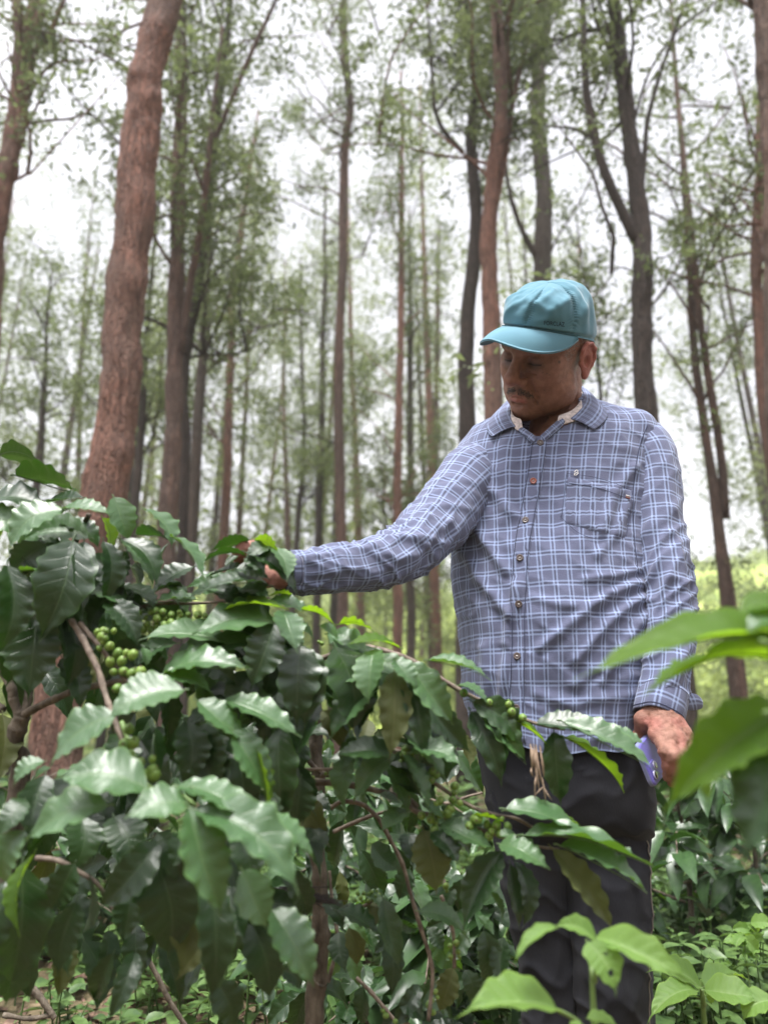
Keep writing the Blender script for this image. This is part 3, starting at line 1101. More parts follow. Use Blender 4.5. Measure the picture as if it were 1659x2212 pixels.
def head_hit(l, dl):
    """point and normal on the head, cast from local point l in local direction dl"""
    h_ = HB.ray_cast(Vector(from_head(np.array(l))), Vector(HEAD_R @ np.array(dl, float)), .5)
    if h_[0] is None:
        return None
    return np.array(h_[0]), np.array(h_[1])


def hair_mat(name, a, b):
    m = Nd(name)
    n = m.noise(900, m.coord(), 1)
    return m.done(m.bsdf(m.ramp(n, [(.4, a), (.6, b)]), .7, .12))


M_MOUST = hair_mat('moustache_hair', (.022, .016, .014), (.15, .12, .105))
M_GREY = hair_mat('grey_hair', (.06, .05, .045), (.42, .38, .35))


def hairs(name, hits, direct, ln, wd, mat, seed):
    r = np.random.default_rng(seed)
    J = Join()
    for (p, n), dl in zip(hits, direct):
        dw = HEAD_R @ np.array(dl)
        dw = dw - n * (dw @ n)
        dw = dw / (np.linalg.norm(dw) + 1e-9)
        dw = dw + r.normal(size=3) * .25 + n * .35
        dw /= np.linalg.norm(dw)
        l = ln * r.uniform(.6, 1.2)
        s = np.cross(dw, n)
        s = s / (np.linalg.norm(s) + 1e-9) * wd
        p = p - n * .0006
        mid = p + dw * l * .55 + n * .0009
        J.add([p - s, p + s, mid + s * .8, mid - s * .8, p + dw * l - n * .0003], [(0, 1, 2, 3), (3, 2, 4)])
    return J.obj(name, mat, person)


r_ = np.random.default_rng(3)
H_, D_ = [], []
while len(H_) < 430:
    x = r_.uniform(-.031, .031)
    z = -.0395 - .010 * (abs(x) / .03) ** 1.6 + r_.normal() * .0032
    if abs(x) < .003 and r_.random() < .5:
        continue
    t = head_hit((x, -.2, z), (0, 1, 0))
    if t:
        H_.append(t)
        D_.append((np.sign(x) * (.35 + abs(x) * 25), -.1, -.9))
o = hairs('moustache', H_, D_, .0085, .00033, M_MOUST, 5)
H_, D_ = [], []
while len(H_) < 900:
    y, z = r_.uniform(-.045, .09), r_.uniform(-.02, .075)
    if (-.016 < y < .036 and z < .034) or z < .012 - (y + .045) * .1 and y < -.012 or (z < -.012 + (y > .04) * -.02):
        continue
    t = head_hit((.2, y, z), (-1, 0, 0))
    if t and abs(to_head(t[0][None])[0][0]) < .0785:
        H_.append(t)
        D_.append((0, .55, -.85))
o = hairs('hair', H_, D_, .0075, .00028, M_GREY, 6)


# ================================================================== cap
m = Nd('cap_cloth')
c = m.coord()
wv = m.noise(900, c, 2)
col = m.mix(m.noise(25, c, 3), (.075, .180, .235), (.094, .220, .282))
M_CAP = m.done(m.bsdf(col, .88, .12, m.bump(wv, .25, .0006), Sheen_Weight=.25))
M_CAPTEXT = simple_mat('cap_print', (.008, .025, .035), .8)
M_SEAM = simple_mat('cap_seam', (.03, .10, .125), .8)


def z_rim(a):
    return .044 + .040 * np.cos(a)


def crown_pt(a, t, off=0.0, wr=1.0):
    """a: angle from the front, positive to the man's left; t: 0 at the rim, 1 at the top"""
    a, t = np.broadcast_arrays(np.asarray(a, float), np.asarray(t, float))
    rr = np.cos(t * np.pi / 2) ** .62
    sx = .0850 * rr * np.sin(a) + .0
    sy = .006 - .1045 * rr * np.cos(a)
    zt = .149
    zz = z_rim(a) + (zt - z_rim(a)) * np.sin(t * np.pi / 2) ** .92
    p = np.stack([sx, sy, zz], -1)
    n = unit(np.stack([np.sin(a) * np.cos(t * 1.5), -np.cos(a) * np.cos(t * 1.5), np.sin(t * 1.5) + .05], -1))
    # soft cloth: bulges, folds running from the rim to the top, puckered seams
    env = np.sin(np.clip(t, 0, 1) * np.pi) ** .7
    d = vnoise(np.stack([a * 2.1, t * 2.6, 0 * a + 3.3], -1), 12) * .0070 * env
    for fa, ft, ba, bt, wd, am in ((-.55, .12, .0, .52, .10, .0045), (.05, .60, .75, .30, .11, .0050), (.75, .30, 1.5, .62, .10, .0042), (1.3, .18, 2.1, .50, .12, .0050), (.30, .38, .95, .78, .12, .0045), (1.6, .1, 1.75, .7, .12, .0050), (.45, .14, .95, .24, .08, .0022), (-.9, .2, -.5, .7, .12, .005), (1.9, .1, 2.3, .6, .14, .005)):
        pa = np.stack([a, t * 1.5], -1)
        A0, B0 = np.array([fa, ft * 1.5]), np.array([ba, bt * 1.5])
        ab = B0 - A0
        tt_ = np.clip(((pa - A0) @ ab) / (ab @ ab), 0, 1)
        dd_ = np.linalg.norm(pa - A0 - tt_[..., None] * ab, axis=-1)
        d = d + am * np.exp(-(dd_ / wd) ** 2) * (.5 + .5 * np.sin(np.pi * np.clip(tt_, .02, .98)))
    d = d + vnoise(np.stack([a * 9, t * 9, 0 * a], -1), 25) * .0008 * env
    for sa in (.20, 1.22, -1.0, 2.4, -2.3):
        e = a - sa - .30 * t
        w = (1 if sa in (.20, 1.22) else .2) * np.exp(-(e / .085) ** 2) * np.clip(t * 9 - .4, 0, 1) * np.clip((.9 - t) * 5, 0, 1)
        ph = t * 24 + np.abs(e) * 9 + vnoise(np.stack([a * 5, t * 9, 0 * a], -1), 27) * .5
        d = d + w * (np.sin(2 * np.pi * ph) * .0017 - .0015) - .0016 * np.exp(-(e / .018) ** 2)
    d = d - .004 * np.exp(-((t - .02) / .02) ** 2)
    return p + n * (d * wr + off)[..., None]


na, ntt = 190, 110
A_, T_ = np.meshgrid(np.linspace(-np.pi, np.pi, na, endpoint=False), np.linspace(0, 1, ntt))
cp = crown_pt(A_, np.minimum(T_, .999)).reshape(-1, 3)
capp = obj('cap', from_head(cp), grid_faces(ntt, na, True), M_CAP, person)
capp['label'] = 'faded teal baseball cap with puckered seams'
# inner sweat band turned up inside the rim
ii = crown_pt(np.linspace(-np.pi, np.pi, na, endpoint=False)[None] + np.zeros((4, 1)), np.array([0, .02, .06, .12])[:, None] + np.zeros((1, na)), -.003, .2).reshape(-1, 3)
obj('sweat_band', from_head(ii), grid_faces(4, na, True)[:, ::-1], M_SEAM, capp)
# brim
B_ = R(76)
nb_, nk = 60, 18
bb = np.linspace(-1, 1, nb_)
kk = np.linspace(0, 1, nk)
BB, KK = np.meshgrid(bb, kk)
ra = BB * B_
root = crown_pt(ra, 0 * ra + .012, .0005, .3)
outer = np.stack([.088 * np.sin(ra * 1.06), .006 - .1045 * np.cos(ra) - .080 * np.cos(ra * 90 / 76) ** .5, z_rim(ra) - .004 - .034 * np.abs(np.sin(ra * 1.1)) ** 1.6 * np.cos(ra * 90 / 76.01) ** .45], -1)
bp = root * (1 - KK[..., None]) + outer * KK[..., None]
bp[..., 2] += .007 * np.sin(KK * np.pi * .9) * np.cos(ra) ** .5
bt = bp.reshape(-1, 3)
bl = (bp - np.array([0, 0, .0032])).reshape(-1, 3)
fs = [tuple(q) for q in grid_faces(nk, nb_)[:, ::-1].tolist()]
n0 = len(bt)
fs += [tuple(i + n0 for i in q[::-1]) for q in fs]
for i in range(nb_ - 1):
    e = (nk - 1) * nb_
    fs.append((e + i, e + i + 1, n0 + e + i + 1, n0 + e + i))
for j in range(nk - 1):
    fs.append((j * nb_, (j + 1) * nb_, n0 + (j + 1) * nb_, n0 + j * nb_))
    fs.append(((j + 1) * nb_ + nb_ - 1, j * nb_ + nb_ - 1, n0 + j * nb_ + nb_ - 1, n0 + (j + 1) * nb_ + nb_ - 1))
obj('brim', from_head(np.concatenate([bt, bl])), fs, M_CAP, capp)
sv, sf, su = tube(from_head(crown_pt(np.linspace(-R(75), R(75), 60), np.full(60, .016), .0022, .3)), .0011, 5)
obj('brim_seam', sv, sf, M_SEAM, capp)
# lettering printed on the crown
fc = bpy.data.curves.new('cap_lettering', 'FONT')
fc.body = 'FORCLAZ'
fc.size = 1.0
fc.offset = .012
fc.space_character = 1.08
to = bpy.data.objects.new('cap_lettering_source', fc)
COL.objects.link(to)
dg = bpy.context.evaluated_depsgraph_get()
tm = bpy.data.meshes.new_from_object(to.evaluated_get(dg))
tv_ = np.array([v.co[:] for v in tm.vertices])
tf_ = [tuple(p.vertices) for p in tm.polygons]
bpy.data.objects.remove(to)
tw_ = tv_[:, 0].max()
ta = .62 + (tv_[:, 0] / tw_) * .42
tt = .10 + tv_[:, 1] * .085 + (tv_[:, 0] / tw_) * .004
obj('lettering', from_head(crown_pt(ta, tt, .0030)), tf_, M_CAPTEXT, capp, smooth=False)


# ================================================================== shirt
def plaid_mat(name, base=(.070, .078, .134), line=(.235, .295, .455), pu=.0262, pv=.0292, worn=1.0):
    m = Nd(name)
    uv = m.coord('UV')
    sp = m.n('SeparateXYZ')
    m.l(uv, sp.inputs[0])
    c = m.coord()
    wob = m.math('MULTIPLY', m.math('SUBTRACT', m.noise(60, c, 2), .5), .0016)

    def stripes(x, per, seed):
        f = m.math('FRACT', m.math('DIVIDE', m.math('ADD', x, wob), per))
        tot = None
        for cpos, wd in ((.37, .078), (.62, .078)):
            d = m.math('ABSOLUTE', m.math('SUBTRACT', f, cpos))
            s = m.smooth(d, wd, wd * .45)
            tot = s if tot is None else m.math('MAXIMUM', tot, s)
        d = m.math('ABSOLUTE', m.math('SUBTRACT', f, .495))
        core = m.smooth(d, .08, .03)
        return tot, core
    su, cu = stripes(sp.outputs[0], pu, 0)
    sv, cv = stripes(sp.outputs[1], pv, 1)
    th = m.noise(1100, m.scale(c, (1, 1, .15)), 2)
    th2 = m.noise(1100, m.scale(c, (.15, .15, 1)), 2)
    fl = m.noise(9, c, 4, .6)
    b = m.mix(fl, tuple(x * .82 for x in base), tuple(x * 1.2 for x in base))
    b = m.mix(m.math('MULTIPLY', m.math('ADD', th, th2), .25), b, (.15, .165, .25))
    core = m.math('MAXIMUM', cu, cv)
    b = m.mix(m.math('MULTIPLY', core, .55), b, tuple(x * .55 for x in base))
    st = m.math('ADD', m.math('MULTIPLY', su, .62), m.math('MULTIPLY', sv, .62), clamp=True)
    st = m.math('MULTIPLY', st, m.math('ADD', .55, m.math('MULTIPLY', th, .75)))
    col = m.mix(st, b, line)
    h = m.math('ADD', m.math('ADD', th, th2), m.math('MULTIPLY', m.noise(55, c, 3), 1.2))
    return m.done(m.bsdf(col, .88, .15, m.bump(h, .35, .0012), Sheen_Weight=.15, Sheen_Roughness=.6))


M_SHIRT = plaid_mat('checked_cotton')
M_LINING = simple_mat('collar_lining', (.52, .46, .44), .85, .2, .35, 160)
M_STITCH = simple_mat('dark_stitching', (.045, .05, .085), .9, .1)

# rows of the torso: direction v, left and right limits u, y of the axis, half depth
ROWS = np.array([
    (868, 1150, 1262, 1.500, .050), (884, 1118, 1296, 1.492, .062), (903, 1068, 1345, 1.485, .078), (925, 1018, 1392, 1.480, .094), (955, 990, 1412, 1.475, .106),
    (1000, 978, 1408, 1.470, .116), (1060, 975, 1397, 1.465, .124), (1130, 976, 1388, 1.460, .130), (1200, 980, 1384, 1.452, .138),
    (1270, 984, 1388, 1.446, .146), (1340, 990, 1394, 1.440, .150), (1410, 996, 1396, 1.437, .150), (1480, 1002, 1393, 1.434, .146), (1550, 1014, 1384, 1.432, .140), (1622, 1026, 1374, 1.430, .135)], float)


def rings(rows, n, m_, expo=2.35, skew=.12, hem=None):
    r = spline(rows, n)
    th = np.linspace(0, 2 * np.pi, m_, endpoint=False)
    out = np.zeros((n, m_, 3))
    for i in range(n):
        v, uL, uR, y, b = r[i]
        cL, cR = P(uL, v, y), P(uR, v, y)
        c = (cL + cR) / 2
        a = (cR[0] - cL[0]) / 2
        ct, st = np.cos(th), np.sin(th)
        x = a * np.sign(st) * np.abs(st) ** (2 / expo)
        yy = -b * np.sign(ct) * np.abs(ct) ** (2 / expo)
        out[i, :, 0] = c[0] + x
        out[i, :, 1] = c[1] + yy - x * skew
        out[i, :, 2] = c[2]
    return out, th


def normals_of(g, wrap=True):
    du = (np.roll(g, -1, 1) - np.roll(g, 1, 1)) if wrap else np.gradient(g, axis=1)
    dv = np.gradient(g, axis=0)
    return unit(np.cross(du, dv))


FOLDS = [  # a line of directions, width, height of the ridge
    ([(1382, 1258), (1310, 1286), (1165, 1400)], 11, .0060), ([(1388, 1290), (1330, 1330), (1240, 1430)], 10, .0055), ([(1380, 1230), (1330, 1243), (1262, 1250)], 8, .0045),
    ([(1392, 1330), (1350, 1392), (1300, 1470)], 11, .0050), ([(1005, 1100), (1040, 1165), (1090, 1230)], 13, .0065), ([(990, 1180), (1030, 1250), (1100, 1330)], 12, .0055),
    ([(1092, 1385), (1100, 1330), (1118, 1262)], 12, .0070), ([(1075, 1560), (1085, 1480), (1095, 1400)], 12, .0065), ([(1040, 1580), (1050, 1480), (1040, 1400)], 11, .0045),
    ([(1010, 1010), (1060, 1060), (1110, 1110)], 14, .0050), ([(1090, 960), (1100, 1040), (1085, 1120)], 14, .0040), ([(1215, 960), (1230, 1050), (1215, 1150)], 16, .0035),
    ([(1370, 1010), (1330, 1060), (1300, 1150)], 12, .0050), ([(1362, 1080), (1330, 1150), (1290, 1200)], 10, .0040), ([(1240, 1480), (1300, 1440), (1380, 1420)], 10, .0035),
    ([(1160, 1500), (1240, 1520), (1370, 1500)], 12, .0030), ([(1150, 1290), (1220, 1310), (1300, 1300)], 10, .0030), ([(1180, 1600), (1190, 1500), (1180, 1420)], 12, .0030), ([(1290, 1600), (1300, 1540), (1290, 1480)], 12, .0035)]


def seg_dist(p, a, b):
    a, b = np.array(a, float), np.array(b, float)
    ab = b - a
    t = np.clip(((p - a) @ ab) / (ab @ ab), 0, 1)
    return np.linalg.norm(p - a - t[..., None] * ab, axis=-1)


NT, MT = 190, 230
tg_, th_ = rings(ROWS, NT, MT)
TN = normals_of(tg_)
if np.mean(np.sum(TN[:, MT // 2 - 3:MT // 2 + 3] * np.array([0, 1, 0]), -1)) < 0:
    TN = -TN
px = proj(tg_)
frontw = np.clip(-TN[..., 1] * 2 + .3, 0, 1)
disp = np.zeros(tg_.shape[:2])
for ln, wd, am in FOLDS:
    d = np.min([seg_dist(px, a, b) for a, b in zip(ln[:-1], ln[1:])], 0)
    disp += frontw * am * 1.7 * (np.exp(-(d / wd) ** 2) - .45 * np.exp(-(d / (wd * 2.3)) ** 2))
disp += vnoise(tg_ * np.array([13, 13, 9]), 41) * .0050 + vnoise(tg_ * np.array([26, 26, 17]), 43) * .0020
disp += (1 - np.abs(vnoise((tg_ @ np.array([[1, 0, .5], [0, 1, 0], [-.5, 0, 1]])) * np.array([16, 14, 34]), 45))) ** 4 * .0028 - .001
disp *= np.clip(np.linspace(0, 1, NT) * 8, .15, 1)[:, None]
tor = tg_ + TN * disp[..., None]
# the tail hangs lower in front than at the sides
low = np.clip((np.linspace(0, 1, NT) - .8) / .2, 0, 1) ** 2
tor[..., 2] += (low[:, None] * (.030 * np.abs(np.sin(th_))[None] ** 2 + .004 * np.sin(th_ * 9)[None]))
arc = np.concatenate([[0], np.cumsum(np.linalg.norm(np.diff(tg_[110], axis=0), axis=1))])
arc_full = arc[-1] + np.linalg.norm(tg_[110][0] - tg_[110][-1])
U1 = np.where(th_ < np.pi, arc, arc - arc_full)
hgt = np.concatenate([[0], np.cumsum(np.linalg.norm(np.diff(tg_[:, 0], axis=0), axis=1))])
tuv = np.stack([np.broadcast_to(U1[None], (NT, MT)) + .012 * np.linspace(0, 1, NT)[:, None], np.broadcast_to(-hgt[:, None], (NT, MT))], -1)
# open the grid at the back so the pattern runs on without a jump
order = np.argsort(U1)
tor_o = tor[:, order]
uv_o = tuv[:, order]
tor_o = np.concatenate([tor_o, tor_o[:, :1]], 1)
uv_o = np.concatenate([uv_o, uv_o[:, :1] + np.array([arc_full, 0])], 1)
tF = grid_faces(NT, MT + 1)
# cut the neck opening: drop faces above the V in front
cent = tor_o.reshape(-1, 3)[tF].mean(1)
cpx = proj(cent)
isf = cent[:, 1] < 1.47
vcut = (cpx[:, 1] < 951 - np.maximum((1163 - cpx[:, 0]) * .72, (cpx[:, 0] - 1166) * .62)) & isf & (cpx[:, 0] > 1100) & (cpx[:, 0] < 1250)
shirt = obj('shirt', tor_o.reshape(-1, 3), tF[~vcut], M_SHIRT, person, uv_o.reshape(-1, 2))
shirt['label'] = 'slate blue cotton shirt with pale double-line checks'
TB = BVHTree.FromPolygons(tor_o.reshape(-1, 3).tolist(), tF.tolist())


def torso_at(u, v, off=0.0):
    d = Vector(ray(u, v)).normalized()
    h_ = TB.ray_cast(Vector(CPOS), d, 5)
    if h_[0] is None:
        return torso_at(u, v - 3, off) if v > 1000 else None
    n = np.array(h_[1])
    if n @ np.array(d) > 0:
        n = -n
    f = tF[h_[2]]
    vs = tor_o.reshape(-1, 3)[f]
    w = 1 / (np.linalg.norm(vs - np.array(h_[0]), axis=1) + 1e-5)
    uvv = (uv_o.reshape(-1, 2)[f] * w[:, None]).sum(0) / w.sum()
    return np.array(h_[0]) + n * off, n, uvv


def patch(name, quad, nu, nv, off, mat, parent, border=.0016, uvoff=(0, 0)):
    """a piece of cloth laid on the shirt front; quad: four corner directions"""
    q = np.array(quad, float)
    V, U = [], []
    for j in range(nv):
        for i in range(nu):
            s, t = i / (nu - 1), j / (nv - 1)
            uv = (q[0] * (1 - s) + q[1] * s) * (1 - t) + (q[3] * (1 - s) + q[2] * s) * t
            edge = i in (0, nu - 1) or j in (0, nv - 1)
            hit = torso_at(uv[0], uv[1], -.0015 if edge else off)
            V.append(hit[0])
            U.append(hit[2] + np.array(uvoff))
    V = np.array(V).reshape(nv, nu, 3)
    # even out the sampling steps
    for _ in range(2):
        V[1:-1, 1:-1] = V[1:-1, 1:-1] * .5 + .125 * (V[:-2, 1:-1] + V[2:, 1:-1] + V[1:-1, :-2] + V[1:-1, 2:])
    return obj(name, V.reshape(-1, 3), grid_faces(nv, nu)[:, ::-1], mat, parent, np.array(U))


def stitch(pts, rad=.0005, off=.0012, name='stitching', mat=None, n=40):
    pp = spline(np.array(pts, float), n)
    hits = [torso_at(a, b, off) for a, b in pp]
    hits = np.array([h_[0] for h_ in hits if h_])
    vs, fs, uv = tube(hits, rad, 4)
    return obj(name, vs, fs, mat or M_STITCH, shirt, uv)


PLK = spline(np.array([(1166, 944), (1153, 1040), (1137, 1125), (1125, 1206), (1120, 1305), (1119, 1418), (1116, 1520), (1118, 1615)], float), 60)
V, U = [], []
for (u, v) in PLK:
    for k, s in enumerate((-19, -17, -9, 0, 9, 17, 19)):
        hit = torso_at(u + s, v, (-.002, .0024, .003, .003, .003, .0024, -.002)[k])
        V.append(hit[0])
        U.append(hit[2] + np.array([.021, 0]))
obj('placket', V, grid_faces(len(PLK), 7)[:, ::-1], M_SHIRT, shirt, np.array(U))
for s in (-15, 15):
    stitch([(u + s, v) for u, v in PLK[::6]], .0006, .0033)
M_BUTTON = simple_mat('dark_button', (.075, .055, .05), .35, .5, .5, 300)
M_BUTTON_RED = simple_mat('red_button', (.20, .055, .035), .35, .5, .5, 300)
M_THREAD = simple_mat('pale_thread', (.62, .60, .58), .9)
for i, (u, v) in enumerate(((1166, 958), (1152, 1040), (1136, 1125), (1124, 1206), (1119, 1305), (1118, 1418), (1116, 1530))):
    p, n, _ = torso_at(u, v, .0038)
    n = unit(n + np.array([0, -.6, .1]))
    x = unit(np.cross(n, [0, 0, 1]))
    y = np.cross(n, x)
    ang = np.linspace(0, 2 * np.pi, 20, endpoint=False)
    prof = [(.0062, -.002), (.0066, .0004), (.0060, .0016), (.0046, .0008), (.0001, .0008)]
    V = [p + n * z + (x * np.cos(a) + y * np.sin(a)) * r for r, z in prof for a in ang]
    b = obj('button', V, grid_faces(5, 20, True), M_BUTTON_RED if i == 1 else M_BUTTON, shirt)
    vs, fs, uv = tube([p + n * .0012 - x * .0012, p + n * .002, p + n * .0012 + x * .0012], .0009, 6)
    obj('thread', vs, fs, M_THREAD, shirt)
# breast pocket with slanted flap line
patch('pocket', [(1222, 1026), (1366, 1058), (1352, 1166), (1216, 1132)], 30, 24, .0022, M_SHIRT, shirt, uvoff=(.006, .009))
for ln in ([(1224, 1024), (1290, 1034), (1364, 1060)], [(1223, 1044), (1290, 1055), (1360, 1080)], [(1210, 1116), (1240, 1146), (1275, 1163), (1318, 1164)], [(1364, 1062), (1358, 1110), (1350, 1160)], [(1223, 1026), (1218, 1080), (1213, 1118)]):
    stitch(ln, .0004, .0026)
# embroidered mark on the pocket
mk = [(1237, 1020), (1242, 1013), (1248, 1013), (1247, 1020), (1238, 1024), (1237, 1029), (1243, 1030), (1250, 1022)]
hits = np.array([torso_at(u, v + 2, .0042)[0] for u, v in spline(np.array(mk, float), 30)])
hits = hits.mean(0) + (hits - hits.mean(0)) * .68
vs, fs, uv = tube(hits, .0008, 5)
obj('embroidered_mark', vs, fs, M_THREAD, shirt)
for dy, mt in ((0, M_THREAD), (4, M_BUTTON_RED)):
    hits = np.array([torso_at(u, 1072 + dy + (u - 1350) * .35, .0034)[0] for u in (1350, 1355, 1360)])
    vs, fs, uv = tube(hits, .0012, 5)
    obj('pocket_tag', vs, fs, mt, shirt)


# sleeves
def sleeve(name, pts, mat, seed, wr=1.0, elbow=.5, ref=(0, 1, 0), n=150, m_=84):
    """pts: (u, v, y, half width)"""
    pts = np.array(pts, float)
    ctr = np.array([P(*q[:3]) for q in pts])
    rr = np.array([q[3] * pxm(*q[:3]) for q in pts])
    pr = spline(np.column_stack([ctr, rr]), n)
    path, rad = pr[:, :3], pr[:, 3]
    t, x, y = frames(path, ref)
    a = np.linspace(0, 2 * np.pi, m_ + 1)
    d = x[:, None] * np.cos(a)[None, :, None] + y[:, None] * np.sin(a)[None, :, None]
    s = np.concatenate([[0], np.cumsum(np.linalg.norm(np.diff(path, axis=0), axis=1))])
    f = s / s[-1]
    ca, sa = np.cos(a)[None] + 0 * f[:, None], np.sin(a)[None] + 0 * f[:, None]
    sv_ = s[:, None] + 0 * ca
    q1 = np.stack([ca * .9 + sv_ * 10, sa * .9, sv_ * 34 + ca * 1.5], -1)
    q2 = np.stack([ca * 1.6, sa * 1.6, sv_ * 20 - sa * 2.0 + 7], -1)
    env = .45 + .9 * np.exp(-((f - elbow) / .2) ** 2) + .5 * np.exp(-((f - 1) / .12) ** 2)
    dsp = ((1 - np.abs(vnoise(q1, seed))) ** 3 * .0075 + (1 - np.abs(vnoise(q2, seed + 1))) ** 3 * .0065 - .005) * env[:, None] * wr
    dsp += vnoise(np.stack([ca * 1.2, sa * 1.2, sv_ * 9], -1), seed + 3) * .005 * wr
    v = path[:, None] + d * (rad[:, None] + dsp)[..., None]
    uv = np.stack([np.broadcast_to(a[None] * rad.mean(), ca.shape), sv_], -1)
    o = obj(name, v.reshape(-1, 3), grid_faces(n, m_ + 1), mat, shirt, uv.reshape(-1, 2))
    return path, rad, t, x, y, s


RA = [(1062, 1010, 1.462, 66), (1022, 1040, 1.448, 78), (975, 1090, 1.405, 72), (930, 1142, 1.352, 65), (882, 1186, 1.295, 60), (830, 1213, 1.245, 57), (775, 1226, 1.205, 53), (722, 1231, 1.170, 50), (672, 1238, 1.140, 45), (622, 1238, 1.112, 40)]
rp = sleeve('sleeve', RA, M_SHIRT, 61, .85, .55)
LA = [(1345, 950, 1.452, 50), (1384, 964, 1.430, 58), (1409, 1012, 1.408, 56), (1420, 1100, 1.385, 55), (1427, 1180, 1.365, 54), (1436, 1260, 1.345, 55), (1443, 1335, 1.325, 55), (1442, 1410, 1.305, 52), (1438, 1465, 1.292, 50), (1432, 1505, 1.284, 49)]
lp_ = sleeve('sleeve', LA, M_SHIRT, 71, .8, .62)


def cuff(path, rad, t, x, y, s, back, grow, length, tilt, mat, name='cuff'):
    """double band of cloth round the wrist"""
    c0, tt, xx, yy, r0 = path[-1], t[-1], x[-1], y[-1], rad[-1]
    m_ = 61
    a = np.linspace(0, 2 * np.pi, m_)
    prof = [(-back, r0 * .98), (-back, r0 + grow), (-back * .4, r0 + grow * 1.15), (length * .5, r0 + grow), (length, r0 + grow * .8), (length + .002, r0 + grow * .4), (length, r0 - .001), (length * .3, r0 - .004)]
    V, U = [], []
    for (z, r) in prof:
        sh = tilt @ np.array([0, 0, 0]) if False else 0
        for k in range(m_):
            rr = r + .0022 * math.sin(3 * a[k] + 1) + .0015 * math.sin(5 * a[k])
            p = c0 + tt * z + (xx * math.cos(a[k]) + yy * math.sin(a[k])) * rr
            V.append(p)
            U.append((a[k] * r0 + .01, z + .03))
    o = obj(name, V, grid_faces(len(prof), m_), mat, shirt, np.array(U))
    for zz in (length - .004, -back + .004):
        ring = [c0 + tt * zz + (xx * math.cos(q) + yy * math.sin(q)) * (r0 + grow * 1.05 + .0022 * math.sin(3 * q + 1) + .0015 * math.sin(5 * q)) for q in np.linspace(0, 2 * np.pi, 48)]
        vs, fs, uv = tube(ring, .0007, 4, cap=False)
        obj('cuff_stitching', vs, fs, M_STITCH, shirt)
    return o


cuff(*rp, .010, .0022, .012, None, M_SHIRT)
# left cuff leans: end the sleeve with its own axis
path, rad, t, x, y, s = lp_
tn = unit(P(1420, 1570, 1.270) - P(1436, 1500, 1.285))
t[-1] = tn
x[-1] = unit(np.cross(tn, [0, 1, 0]))
y[-1] = np.cross(x[-1], tn)
cuff(path, rad, t, x, y, s, .012, .0030, .036, None, M_SHIRT)
# loose end of the open cuff standing off to the side
cuffp = [(1462, 1500, 1.285), (1496, 1494, 1.30), (1512, 1510, 1.315), (1508, 1532, 1.315), (1480, 1536, 1.295)]
V, U = [], []
for j, k in enumerate((0, .35, .7, 1)):
    for i, (u, v, yy) in enumerate(cuffp[:3]):
        a = np.array(P(u, v, yy))
        b = np.array(P(*(cuffp[4] if i == 0 else cuffp[3] if i == 1 else (1514, 1528, 1.32))))
        V.append(a * (1 - k) + b * k + np.array([0, -.006 * math.sin(k * 3.1), 0]))
        U.append((i * .02, k * .03))
fl = obj('cuff_flap', V, grid_faces(4, 3), M_SHIRT, shirt, np.array(U))
md = fl.modifiers.new('thickness', 'SOLIDIFY')
md.thickness = .004
md = fl.modifiers.new('round', 'SUBSURF')
md.levels = md.render_levels = 2


# collar: two leaves folded over a pale lined stand
def ribbon(name, A, B, mat, bulge=.006, thick=.0022, n=26, k=9, uv0=(0, 0), out=None, snap=.38):
    A = spline(np.array([P(*q) for q in A]), n)
    B = spline(np.array([P(*q) for q in B]), n)
    V, U = [], []
    w = np.linalg.norm(B - A, axis=1)
    s = np.concatenate([[0], np.cumsum(np.linalg.norm(np.diff(A, axis=0), axis=1))])
    for i in range(n):
        for j in range(k):
            f = j / (k - 1)
            p = A[i] * (1 - f) + B[i] * f
            o_ = unit(np.array([0, -1, .55]) if out is None else np.array(out))
            bl_ = bulge * math.sin(math.pi * min(1, f * 1.1))
            if i > n * snap:      # the front of the collar lies on skin and shirt
                rel = p - CPOS
                dist = np.linalg.norm(rel)
                best = None
                for tree_, gap in ((TB, .0045), (HB, .0035)):
                    h_ = tree_.ray_cast(Vector(CPOS), Vector(rel / dist), 5)
                    if h_[0] is not None and h_[3] - gap < dist and (tree_ is TB or (f < .6 and dist - h_[3] < .045)):
                        q_s = np.array(h_[0]) - rel / dist * gap
                        if best is None or np.linalg.norm(q_s - CPOS) < np.linalg.norm(best - CPOS):
                            best = q_s
                if best is not None:
                    p = best
            V.append(p + o_ * bl_ + vnoise(p[None] * 55, 77)[0] * .0012)
            U.append((uv0[0] + s[i], uv0[1] + f * w[i]))
    o = obj(name, V, grid_faces(n, k), mat, shirt, np.array(U))
    md = o.modifiers.new('thickness', 'SOLIDIFY')
    md.thickness = thick
    md.offset = 0
    md = o.modifiers.new('round', 'SUBSURF')
    md.levels = md.render_levels = 1
    return o


ribbon('collar', [(1190, 820, 1.585), (1222, 822, 1.565), (1250, 832, 1.53), (1260, 858, 1.485), (1244, 886, 1.435), (1226, 904, 1.400)],
       [(1200, 852, 1.600), (1262, 850, 1.590), (1296, 872, 1.545), (1312, 896, 1.485), (1300, 916, 1.425), (1282, 929, 1.376)], M_SHIRT, .005)
ribbon('collar', [(1190, 820, 1.585), (1150, 826, 1.565), (1118, 850, 1.53), (1102, 880, 1.485), (1106, 902, 1.435), (1117, 922, 1.402)],
       [(1176, 850, 1.600), (1118, 856, 1.590), (1080, 882, 1.545), (1058, 905, 1.485), (1050, 927, 1.425), (1062, 944, 1.385)], M_SHIRT, .005, uv0=(.01, .01))
ribbon('collar_stand', [(1252, 836, 1.525), (1256, 858, 1.482), (1238, 884, 1.430), (1206, 898, 1.402)], [(1262, 866, 1.52), (1262, 888, 1.475), (1244, 908, 1.425), (1200, 922, 1.392)], M_LINING, .002)
